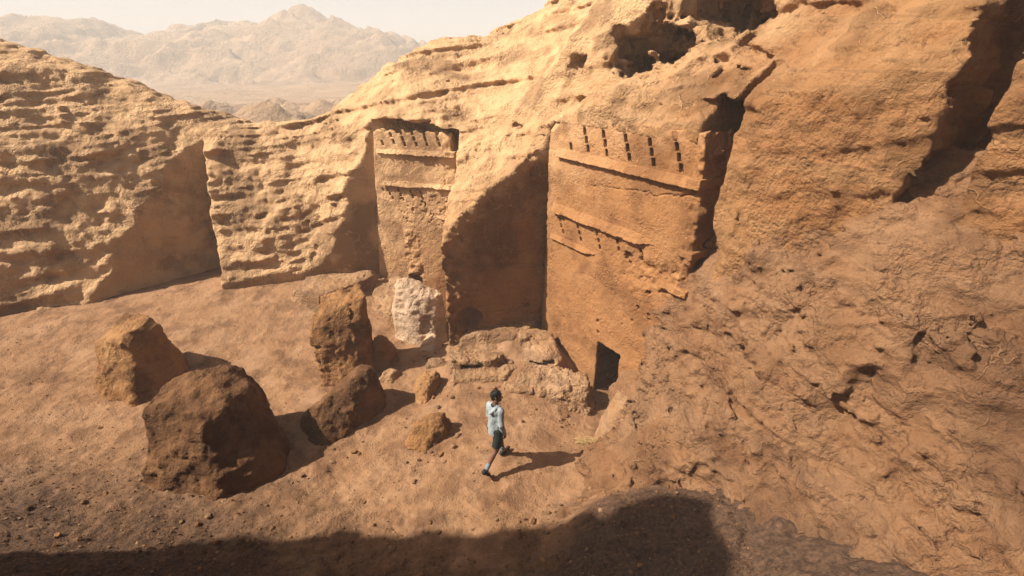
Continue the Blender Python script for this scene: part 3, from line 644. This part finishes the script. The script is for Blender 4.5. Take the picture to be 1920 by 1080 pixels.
rock('boulder', 'small low orange boulder behind and left of the walking man, casting a short shadow', 'boulder',
     [prism([(-2.2, 7.35), (-1.7, 7.12), (-1.2, 7.5), (-1.15, 7.9), (-1.9, 7.95)], [(-1.95, 7.6), (-1.65, 7.5), (-1.35, 7.65), (-1.35, 7.85), (-1.8, 7.8)], -.1, [.3, .28, .42, .4, .36])],
     M_block, big=.05, med=.04, seed=121, h=.018)
rock('boulder', 'pointed cracked low rock between the tall boulder and the layered ledge', 'boulder',
     [prism([(-2.3, 8.7), (-1.9, 8.35), (-1.45, 9.0), (-1.6, 9.4), (-2.3, 9.3)], [(-2.05, 9.0), (-1.8, 8.95), (-1.7, 9.15), (-2.0, 9.25)], -.1, [.36, .38, .42, .4])], M_block, big=.07, med=.05, seed=127, h=.018)
rock('boulder', 'small flat sunlit boulder right beside the foot of the tall boulder', 'boulder',
     [prism([(-3.15, 9.05), (-2.7, 8.95), (-2.5, 9.3), (-2.65, 9.6), (-3.1, 9.5)], [(-3.0, 9.25), (-2.75, 9.2), (-2.6, 9.4), (-2.95, 9.4)], -.1, [.25, .26, .28, .28])], M_ledge, big=.04, med=.02, seed=131, h=.018)
rock('pale_boulder', 'big whitish leaning boulder in front of the far left tomb', 'boulder',
     [prism([(-2.95, 10.7), (-2.2, 10.35), (-1.65, 10.75), (-1.6, 11.3), (-2.3, 11.5), (-2.95, 11.3)], [(-2.9, 11.35), (-2.72, 10.95), (-3.02, 11.0), (-2.1, 10.95), (-1.75, 11.1), (-1.85, 11.5)], -.2, [1.85, 1.65, 1.0, 1.5, 1.3, 1.4])],
     M_white, nchip=4, big=.06, med=.025, str_=.04, seed=141, carve=[[(-2.4, 10.2, .45), (-1.5, 10.3, .45), (-1.5, 10.75, .5), (-2.3, 10.72, .5), (-1.5, 10.3, 1.0), (-2.4, 10.2, .95), (-2.2, 10.8, .95), (-1.6, 10.8, .95)]])
rock('boulder', 'small pale rock leaning at the front foot of the whitish boulder', 'boulder',
     [prism([(-2.35, 10.15), (-1.95, 10.1), (-1.7, 10.4), (-1.8, 10.7), (-2.3, 10.6)], [(-2.2, 10.45), (-1.95, 10.35), (-1.8, 10.5), (-2.1, 10.6)], .0, [.48, .5, .55, .55])], M_white, big=.04, seed=151, h=.018)
rock('rock_steps', 'sunlit worn rock with cut steps below the far left tomb, its right end in shade', 'rock ledge',
     [prism([(-4.0, 12.0), (-3.2, 11.3), (-2.75, 11.5), (-2.7, 12.1), (-3.2, 13.5), (-4.1, 13.6)], [(-3.85, 12.2), (-3.2, 11.65), (-2.9, 11.9), (-3.3, 13.4), (-4.1, 13.5)], .0, [.66, .62, .66, .85, .9])],
     M_ledge, big=.05, med=.02, seed=161, nchip=2, carve=[[(-3.9, 12.0, .72), (-3.45, 12.0, .72), (-3.7, 13.3, .72), (-4.1, 13.2, .72), (-3.9, 12.0, 1.3), (-3.45, 12.0, 1.3), (-3.7, 13.3, 1.3), (-4.1, 13.2, 1.3)]])
rock('rock_terrace', 'long low rock terrace at the foot of the shaded side wall, far left', 'rock ledge',
     [prism([(-6.2, 12.0), (-5.2, 11.5), (-4.0, 12.9), (-3.8, 13.8), (-6.0, 13.6)], [(-6.1, 12.15), (-5.15, 11.75), (-4.15, 13.0), (-4.0, 13.7), (-6.0, 13.4)], .0, .98)], M_ledge, big=.05, med=.02, seed=171, nchip=2)
rock('rock_ledge', 'smooth stepped ledge at the foot of the shaded buttress wall', 'rock ledge',
     [prism([(-1.3, 10.05), (.3, 10.15), (.75, 10.5), (.8, 11.2), (-1.4, 10.8)], [(-1.2, 10.35), (.3, 10.45), (.6, 10.7), (.7, 11.1), (-1.3, 10.7)], .1, .64),
      prism([(-1.1, 9.9), (.2, 9.95), (.3, 10.4), (-1.2, 10.4)], [(-1.0, 10.0), (.15, 10.05), (.2, 10.3), (-1.1, 10.3)], .1, .40)], M_ledge, big=.04, med=.02, seed=181, nchip=2)
rock('rock_ledge', 'pale layered ledge with an undercut step, in line with the walking man', 'rock ledge',
     [prism([(-1.45, 8.95), (-.1, 9.05), (.2, 9.5), (-.1, 9.8), (-1.5, 9.7)], [(-1.4, 9.05), (-.2, 9.15), (.1, 9.5), (-1.4, 9.6)], -.1, [.26, .28, .32, .34]),
      prism([(-1.45, 9.35), (-.4, 9.4), (-.1, 9.7), (-1.4, 9.85)], [(-1.4, 9.4), (-.45, 9.45), (-.2, 9.7), (-1.35, 9.8)], .2, .5)],
     M_ledge, big=.04, med=.03, str_=.6, seed=191, nchip=2, carve=[[(-1.15, 8.9, .28), (-.55, 8.9, .28), (-.55, 9.5, .31), (-1.15, 9.5, .31), (-1.15, 8.9, .42), (-.55, 8.9, .42), (-.55, 9.5, .4), (-1.15, 9.5, .4)]], h=.018)
rock('rock_ledge', 'broken rounded ledge rock at the left foot of the near tomb, dark gap beneath', 'rock ledge',
     [prism([(.05, 9.5), (.6, 9.25), (1.2, 9.4), (1.3, 9.9), (.8, 10.8), (.15, 10.4)], [(.2, 9.85), (.65, 9.6), (1.1, 9.7), (1.0, 10.2), (.7, 10.5), (.3, 10.3)], .0, [.48, .5, .56, .62, .7, .62])], M_ledge, big=.08, med=.04, seed=201, nchip=2, str_=.6,
     carve=[[(.35, 8.9, .26), (1.0, 8.9, .28), (1.0, 9.75, .32), (.4, 9.7, .31), (.35, 8.9, .38), (1.0, 8.9, .40), (1.0, 9.75, .42), (.4, 9.7, .4)]])
for i, (x, y, w, d, z, hh, lab) in enumerate(((-.35, 9.75, .5, .22, .1, .38, 'flat tilted slab lying between the layered ledge and the broken ledge rock'), (.15, 8.95, .42, .2, -.1, .16, 'thin pale slab flush with the sand, left end of the rough shelf'),
        (-1.75, 9.75, .32, .2, .0, .3, 'small pale block at the left end of the layered ledge'), (.62, 10.35, .5, .3, .2, .68, 'flat slab tucked into the corner between buttress wall and near tomb'))):
    rock('flat_rock', lab, 'flat rock', [prism([(x - w, y - d), (x + w * .8, y - d * .8), (x + w, y + d * .5), (x, y + d), (x - w, y + d * .7)], [(x - w * .9, y - d * .8), (x + w * .7, y - d * .6), (x + w * .85, y + d * .4), (x, y + d * .8), (x - w * .9, y + d * .6)], z - .1, [hh, hh - .04, hh, hh + .04, hh + .03])],
         M_ledge, nchip=2, h=.02, big=.03, med=.02, str_=.5, seed=260 + i)
rock('rock_ledge', 'pale rough rock shelf running to the left side of the dark doorway', 'rock ledge',
     [prism([(-.2, 8.75), (.8, 8.45), (1.75, 8.35), (1.95, 9.0), (1.3, 9.7), (.1, 9.5)], [(.1, 9.0), (.85, 8.8), (1.5, 8.75), (1.75, 9.0), (1.2, 9.5), (.2, 9.3)], -.5, [.12, .24, .28, .32, .4, .24])],
     M_ledge, big=.09, med=.06, fine=.014, str_=.7, seed=211, h=.018)
rock('boulder', 'pale rounded rock at the right side of the doorway, at the foot of the slope', 'boulder',
     [prism([(1.5, 7.2), (2.0, 7.0), (2.35, 7.6), (2.3, 8.4), (1.95, 8.3), (1.6, 7.8)], [(1.8, 7.4), (2.1, 7.4), (2.3, 7.8), (2.2, 8.2), (1.95, 7.9)], -.4, [.3, .5, .8, .7, .45])], M_ledge, big=.07, med=.03, seed=221)
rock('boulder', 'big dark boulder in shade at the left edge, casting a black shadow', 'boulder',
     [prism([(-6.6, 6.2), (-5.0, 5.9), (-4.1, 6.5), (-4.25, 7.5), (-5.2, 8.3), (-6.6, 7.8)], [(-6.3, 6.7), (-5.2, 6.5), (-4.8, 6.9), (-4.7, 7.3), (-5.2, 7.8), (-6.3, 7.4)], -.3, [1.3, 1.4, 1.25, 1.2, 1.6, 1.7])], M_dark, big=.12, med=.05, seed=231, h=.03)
rock('boulder', 'rounded sunlit boulder on the sand at the far left of the view', 'boulder',
     [prism([(-9.2, 8.6), (-8.0, 8.2), (-7.3, 8.9), (-7.5, 9.9), (-8.8, 10.0)], [(-8.9, 9.0), (-8.0, 8.8), (-7.7, 9.2), (-8.0, 9.7), (-8.7, 9.7)], -.2, [1.2, 1.5, 1.3, 1.7, 1.6])], M_block, big=.12, med=.05, seed=241, h=.03)
print('rocks', round(time.time() - _t0, 1))

# ------------------------------------------------------------------ loose stones
def stone_mesh(seed, mat, sub=2):
    bm = bmesh.new(); bmesh.ops.create_icosphere(bm, subdivisions=sub, radius=1)
    co = np.array([v.co[:] for v in bm.verts]); r = np.random.RandomState(seed)
    for k in range(7):
        d = r.randn(3); d /= np.linalg.norm(d); o = r.uniform(.55, .85); s = co @ d; m = s > o; co[m] -= (s[m] - o)[:, None] * d
    co *= 1 + fbm(co * 1.5, 3, seed=seed)[:, None] * .12; co *= np.array([1, r.uniform(.65, .95), r.uniform(.5, .75)])
    for v, q in zip(bm.verts, co): v.co = q
    me = bpy.data.meshes.new('stone'); bm.to_mesh(me); bm.free(); me.materials.append(mat); return me
SM = [stone_mesh(300 + i, (M_block, M_dark, M_ledge)[i % 3]) for i in range(9)]
def stone(me, x, y, s, label, group, rz=None, sink=.25):
    o = bpy.data.objects.new('stone', me); C.objects.link(o); o.location = (x, y, gz(x, y) + s * (.55 - sink)); o.scale = (s, s, s)
    o.rotation_euler = (random.uniform(-.3, .3), random.uniform(-.3, .3), random.uniform(0, 6.28) if rz is None else rz)
    return tag(o, label, 'stone', group)
stone(SM[0], .33, 5.62, .075, 'orange fist-sized stone lit on its left, in front of the walking man', None)
stone(SM[1], .1, 5.33, .07, 'dark rounded stone just below the orange fist-sized stone', None)
stone(SM[4], .22, 5.66, .035, 'tiny dark stone immediately left of the orange fist-sized stone', None)
stone(SM[2], -1.08, 7.55, .08, 'small pale stone at the right end of the low orange boulder', None)
stone(SM[5], -1.12, 7.28, .075, 'pale stone in front of the right end of the low orange boulder', None)
stone(SM[3], -1.35, 7.08, .07, 'reddish stone at the front edge of the low orange boulder\'s shadow', None)
stone(SM[7], -1.75, 6.98, .045, 'dark small stone in front of the low orange boulder', None)
stone(SM[2], -1.75, 6.45, .06, 'crumbled clod at the end of the crooked crack in the sand', None)
gl = 'loose stone lying in the dark gravelly foreground'; gg = 'loose stones in the foreground gravel'
pts = []
for k in range(4000):
    x = random.uniform(-8, 2.6); y = random.uniform(4.0, 7.6)
    pr = .08 + .92 * soil_shade_at(x, y)
    if x > .3 and y > 5.4: pr *= .3
    if random.random() > pr or any((x - a) ** 2 + (y - b) ** 2 < .02 for a, b in pts): continue
    if (x + .3) ** 2 + (y - 6.8) ** 2 < .25: continue
    pts.append((x, y))
    s = .022 + .04 * random.random() ** 3
    stone(SM[random.randrange(9)], x, y, s, gl, gg)
    if len(pts) >= 200: break
rub_spots = [((-2.6, 8.2), .5, 10), ((-1.6, 8.6), .4, 9), ((-.6, 8.9), .5, 10), ((.7, 8.25), .6, 10), ((-1.9, 10.0), .4, 8), ((-3.4, 7.2), .4, 8), ((1.2, 8.1), .3, 6), ((-1.5, 7.0), .5, 8), ((.9, 5.9), .5, 7), ((-6.8, 8.2), .8, 8)]
for (cx, cy), rr, nn in rub_spots:
    for k in range(nn):
        x = cx + random.gauss(0, rr * .6); y = cy + random.gauss(0, rr * .35)
        if (x + .3) ** 2 + (y - 6.8) ** 2 < .2: continue
        stone(SM[random.randrange(9)], x, y, .02 + .045 * random.random() ** 2, 'small chip of rock lying on the sunlit sand among the boulders', 'rock chips on the sand around the boulders')
# gravel: tiny stones as one mass
def scatter(name, n, mat, fn, smin, smax, seed):
    r = np.random.RandomState(seed); bm = bmesh.new(); bmesh.ops.create_icosphere(bm, subdivisions=1, radius=1)
    bv = np.array([v.co[:] for v in bm.verts]); bf = np.array([[v.index for v in f.verts] for f in bm.faces]); bm.free()
    Vs = []; Fs = []; k = 0
    while k < n:
        x, y = r.uniform(-12, 3), 3.6 + 10 * r.rand() ** 1.6
        if r.rand() > fn(x, y): continue
        s = smin + (smax - smin) * r.rand() ** 3; j = 1 + r.randn(len(bv), 1) * .18; c, q = math.cos(r.rand() * 6), math.sin(r.rand() * 6)
        v = bv * j * np.array([1, .8, .6]) * s
        v = v + np.array([x, y, gz(x, y) + s * .15]); Vs.append(v); Fs.append(bf + k * len(bv)); k += 1
    return mkobj(name, np.concatenate(Vs), np.concatenate(Fs), mat, smooth=False)
tag(scatter('gravel', 9000, M_dark, lambda x, y: .05 + .95 * soil_shade_at(x, y), .006, .024, 3), 'dark loose gravel strewn over the near ground', 'gravel', kind='stuff')
tag(scatter('pebbles', 5000, M_block, lambda x, y: .35, .005, .024, 4), 'pale pebbles strewn thinly over the sand', 'pebbles', kind='stuff')
print('stones', len(pts), round(time.time() - _t0, 1))

# dry grass tuft
def grass():
    r = random.Random(9); Vs = []; Fs = []
    for k in range(110):
        bx = 1.74 + r.uniform(-.28, .1); by = 7.5 + r.uniform(-.1, .1); z = gz(bx, by)
        a = math.pi + r.gauss(0, .6); L_ = r.uniform(.12, .34); w = .004
        dx, dy = math.cos(a), math.sin(a) * .5; h = r.uniform(.02, .1)
        p = [(bx, by, z), (bx + dx * L_ * .5, by + dy * L_ * .5, z + h), (bx + dx * L_, by + dy * L_, z + h * .5 + .005)]
        i = len(Vs)
        for (x, y, zz), ww in zip(p, (w, w, w * .3)): Vs += [(x - dy * ww, y + dx * ww, zz), (x + dy * ww, y - dx * ww, zz + ww)]
        Fs += [(i, i + 1, i + 3, i + 2), (i + 2, i + 3, i + 5, i + 4)]
    return mkobj('dry_grass_tuft', np.array(Vs), np.array(Fs), flat_mat('dry_straw', (.36, .235, .09), .8, .35, 30), loc=(1.7, 7.5, 0))
tag(grass(), 'tuft of dry yellow grass lying on the sand beside the pale rock', 'grass')

# ------------------------------------------------------------------ walking man
def cone(p, a, b, r0, r1, fx=None):
    a = np.array(a, float); b = np.array(b, float); ab = b - a; t = np.clip(((p - a) @ ab) / (ab @ ab), 0, 1)
    return np.linalg.norm(p - a - t[..., None] * ab, axis=-1) - (r0 + (r1 - r0) * t)
def smin(a, b, k):
    h = np.clip(.5 + .5 * (b - a) / k, 0, 1); return b * (1 - h) + a * h - k * h * (1 - h)
def sell(p, c, r, rz=0.): return ell(p, c, r, rz)
# local frame: +y is the walking direction, +x his right
hipL, hipR = (-.09, 0, .92), (.09, -.01, .92)
kneeL, ankL, toeL = (-.095, .22, .53), (-.09, .29, .10), (-.10, .45, .035)       # leading leg
kneeR, ankR, toeR = (.095, -.09, .50), (.10, -.38, .20), (.105, -.33, .05)          # trailing leg, heel up
shL, shR = (-.152, .0, 1.405), (.152, .0, 1.405)
elR, wrR = (.19, -.04, 1.12), (.195, .04, .87)
elL, wrL = (-.19, .02, 1.12), (-.175, .12, .88)
hc = (.01, .035, 1.655)
hz = R(-52)                        # the head looks towards the cliff, to his right
hdir = np.array([math.sin(-hz), math.cos(hz)])   # facing direction of the head
def hand(p, w, side):
    w = np.array(w); d = np.array([0, .12, -1.]); d /= np.linalg.norm(d); f_ = np.array([0, 1, .12]); f_ /= np.linalg.norm(f_); inn = np.array([-side, 0, 0.])
    r = cone(p, w, w + d * .085 + f_ * .005, .022, .028)
    for i, (off, ln) in enumerate(((.03, .068), (.010, .076), (-.010, .070), (-.028, .055))):
        b = w + d * .085 + f_ * off; m = b + d * ln * .5 + inn * .008; e = m + d * ln * .42 + inn * .022
        r = smin(r, np.minimum(cone(p, b, m, .0105, .0095), cone(p, m, e, .0095, .008)), .006)
    b = w + d * .03 + f_ * .025; m = b + f_ * .03 + d * .03 + inn * .01
    return smin(r, np.minimum(cone(p, b, m, .013, .011), cone(p, m, m + d * .035 + inn * .006, .011, .009)), .008)
def body(p):
    r = cone(p, (0, 0, .95), (0, .01, 1.2), .115, .10); r = smin(r, cone(p, (-.085, .0, 1.37), (.085, .0, 1.37), .062, .062), .08)
    r = smin(r, cone(p, (0, 0, 1.2), (0, 0, 1.35), .10, .10), .05)
    r = smin(r, cone(p, (0, -.005, 1.42), (.005, .015, 1.56), .062, .055), .03)
    for h_, k, a, t in ((hipL, kneeL, ankL, toeL), (hipR, kneeR, ankR, toeR)):
        l = smin(cone(p, h_, k, .088, .056), cone(p, k, a, .054, .036), .03)
        ka = np.array(k) * .7 + np.array(a) * .3 + np.array([0, -.022, 0]); l = smin(l, cone(p, ka, ka * .6 + np.array(a) * .4, .046, .03), .03)
        l = smin(l, cone(p, a, t, .034, .028), .02); r = smin(r, l, .03)
    for s_, e_, w_, sd_ in ((shL, elL, wrL, -1), (shR, elR, wrR, 1)):
        l = smin(cone(p, s_, e_, .05, .038), cone(p, e_, w_, .038, .024), .02); r = smin(r, l, .03); r = smin(r, hand(p, w_, sd_), .01)
    # head
    x, y = hdir; c = np.array(hc)
    def hp(fw, up, sd=0.): return tuple(c + np.array([x * fw + y * sd, y * fw - x * sd, up]))
    h = sell(p, hp(-.012, .03), (.070, .088, .088), -math.atan2(x, y)); h = smin(h, cone(p, hp(.035, -.045), hp(.055, -.085), .05, .032), .04)
    h = smin(h, cone(p, hp(.088, .012), hp(.108, -.022), .009, .014), .012)
    h = smin(h, cone(p, hp(.082, .04, -.03), hp(.082, .04, .03), .012, .012), .02)
    h = smin(h, cone(p, hp(.088, -.055, -.016), hp(.088, -.055, .016), .009, .009), .006)
    for s_ in (-1, 1):
        h = np.maximum(h, .013 - np.linalg.norm(p - np.array(hp(.1, .012, s_ * .032)), axis=-1))
        h = smin(h, cone(p, hp(-.01, .02, s_ * .078), hp(-.012, -.03, s_ * .074), .017, .011), .006)
    return smin(r, h, .02)
def fold(p, a, s=14, sd=3): return fbm(p * np.array([s, s, s * .5]), 3, seed=sd) * a
def hoodie(p):
    r = smin(sell(p, (0, .005, .90), (.168, .14, .27)), sell(p, (0, .0, 1.22), (.148, .118, .26)), .08)
    r = smin(r, cone(p, (-.105, -.005, 1.385), (.105, -.005, 1.385), .078, .078), .06)
    for s_, e_, w_ in ((shL, elL, wrL), (shR, elR, wrR)):
        r = smin(r, smin(cone(p, s_, e_, .060, .05), cone(p, e_, w_, .05, .036), .02), .035)
    r = smin(r, cone(p, (0, -.01, 1.42), (0, 0, 1.48), .078, .068), .04)
    # folded hood hanging at the back and its rim round the neck
    for s_ in (-1, 1):
        r = smin(r, cone(p, (s_ * .078, .03, 1.475), (s_ * .066, -.07, 1.45), .024, .03), .015); r = smin(r, cone(p, (s_ * .066, -.07, 1.45), (0, -.125, 1.35), .03, .03), .015)
    r = np.maximum(r, -cone(p, (0, .0, 1.62), (0, -.01, 1.47), .08, .06))
    r = r + fold(p, .007) + fold(p, .004, 30, 4)
    r = np.maximum(r, .80 + .012 * np.sin(p[..., 0] * 12) - p[..., 2])
    # keep the sleeves below the hem
    sl = np.minimum(cone(p, elR, wrR, .052, .038), cone(p, elL, wrL, .052, .038)) + fold(p, .004)
    return np.minimum(r, sl)
def shorts(p):
    r = sell(p, (0, -.005, .92), (.155, .13, .12))
    for h_, k in ((hipL, kneeL), (hipR, kneeR)):
        m = np.array(h_) + (np.array(k) - np.array(h_)) * .84; d = (np.array(k) - np.array(h_)); d /= np.linalg.norm(d)
        l = np.maximum(cone(p, h_, tuple(m), .10, .088), (p - m) @ d); r = smin(r, l, .03)
    return r + fold(p, .006, 12, 5)
def hair(p):
    x, y = hdir; c = np.array(hc)
    def hp(fw, up, sd=0.): return tuple(c + np.array([x * fw + y * sd, y * fw - x * sd, up]))
    r = sell(p, hp(-.018, .045), (.078, .094, .088), -math.atan2(x, y))
    r = smin(r, cone(p, hp(.05, .10), hp(.0, .11), .028, .03), .03)
    r = smin(r, cone(p, hp(-.065, .0), hp(-.06, -.06), .055, .042), .02); r = smin(r, cone(p, hp(-.02, -.01), hp(-.03, -.03), .072, .055), .02)
    q = p - c; fw = q[..., 0] * x + q[..., 1] * y; up = q[..., 2]
    r = np.maximum(r, np.minimum(fw - .035, .055 - up)); r = np.maximum(r, fw - .085)
    return r + fbm(p * 45, 2, seed=6) * .008
def shoe(p, a, t, lift):
    a = np.array(a); t = np.array(t); d = (t - a); d[2] *= .0 if not lift else 1
    hh = a + np.array([0, -.035, -.055]) if not lift else a + np.array([0, -.06, -.02])
    r = smin(cone(p, hh, t, .043, .036), cone(p, a, hh, .044, .042), .03); r = smin(r, cone(p, t, t + (t - hh) / np.linalg.norm(t - hh) * .04 + np.array([0, 0, .0]), .037, .028), .02)
    return r
pos = Vector((-.29, 6.78, 0)); pos.z = gz(pos.x, pos.y) - .0
man = tag(empty('person', pos, R(-42)), 'man walking across the sand in light grey hooded top, dark shorts and dark shoes', 'person')
man.scale = (.92, .92, .92)
M_skin = flat_mat('skin', (.15, .07, .04), .6, .1, 20, .05); M_hood = flat_mat('pale_grey_cloth', (.27, .305, .31), .95, .18, 90, .5)
M_short = flat_mat('dark_shorts_cloth', (.016, .022, .022), .9, .3, 60, .3); M_hair = flat_mat('black_hair', (.008, .006, .006), .6, .4, 150, .5)
M_shoe = flat_mat('dark_shoe', (.018, .018, .02), .6, .3, 60, .2); M_sock = flat_mat('grey_sock', (.17, .2, .22), .9, .2, 120, .3); M_lining = flat_mat('dark_shirt', (.02, .025, .03), .9, .3, 80, .2)
def pm(name, f, lo, hi, h, mat):
    V, F = nets(f, lo, hi, h, marg=1.6); o = mkobj(name, V, F, mat); o.parent = man; return o
pm('body', body, (-.33, -.48, -.02), (.33, .55, 1.85), .0075, M_skin)
pm('hooded_top', hoodie, (-.36, -.25, .8), (.36, .28, 1.6), .009, M_hood)
pm('shorts', shorts, (-.26, -.28, .5), (.26, .34, 1.08), .009, M_short)
pm('hair', hair, (-.16, -.14, 1.52), (.2, .22, 1.86), .007, M_hair)
for a, t, lf in ((ankL, toeL, False), (ankR, toeR, True)):
    c = np.array(a)
    pm('shoe', lambda p, a=a, t=t, lf=lf: np.maximum(shoe(p, a, t, lf), -(p[..., 2] - .0)), c - np.array([.1, .2, .24]), c + np.array([.1, .28, .08]), .008, M_shoe)
    kn = np.array(kneeL if not lf else kneeR); up = (kn - c); up /= np.linalg.norm(up)
    pm('sock', lambda p, c=c, up=up: np.maximum(cone(p, c, c + up * .14, .044, .05), (p - c - up * .13) @ up), c - .1, c + .22, .008, M_sock)
pm('collar', lambda p: np.maximum(cone(p, (0, .0, 1.44), (0, -.02, 1.49), .06, .068), p[..., 2] - 1.5), (-.12, -.15, 1.35), (.12, .12, 1.6), .008, M_lining)
print('person', round(time.time() - _t0, 1))

# ------------------------------------------------------------------ air
bm = bmesh.new(); bmesh.ops.create_cube(bm, size=1)
for v in bm.verts: v.co = (v.co.x * 2400, v.co.y * 2400 + 600, (v.co.z + .5) * 52 - 16)
me = bpy.data.meshes.new('haze'); bm.to_mesh(me); bm.free()
hm = bpy.data.materials.new('haze_air'); hm.use_nodes = True; ht = hm.node_tree; ht.nodes.clear()
ho = ht.nodes.new('ShaderNodeOutputMaterial'); hv = ht.nodes.new('ShaderNodeVolumePrincipled')
hv.inputs['Color'].default_value = (1, .95, .88, 1); hv.inputs['Density'].default_value = .0027; hv.inputs['Anisotropy'].default_value = .0
ht.links.new(hv.outputs[0], ho.inputs['Volume']); me.materials.append(hm)
hz_ = bpy.data.objects.new('haze', me); C.objects.link(hz_); tag(hz_, kind='stuff')
print('done', round(time.time() - _t0, 1))
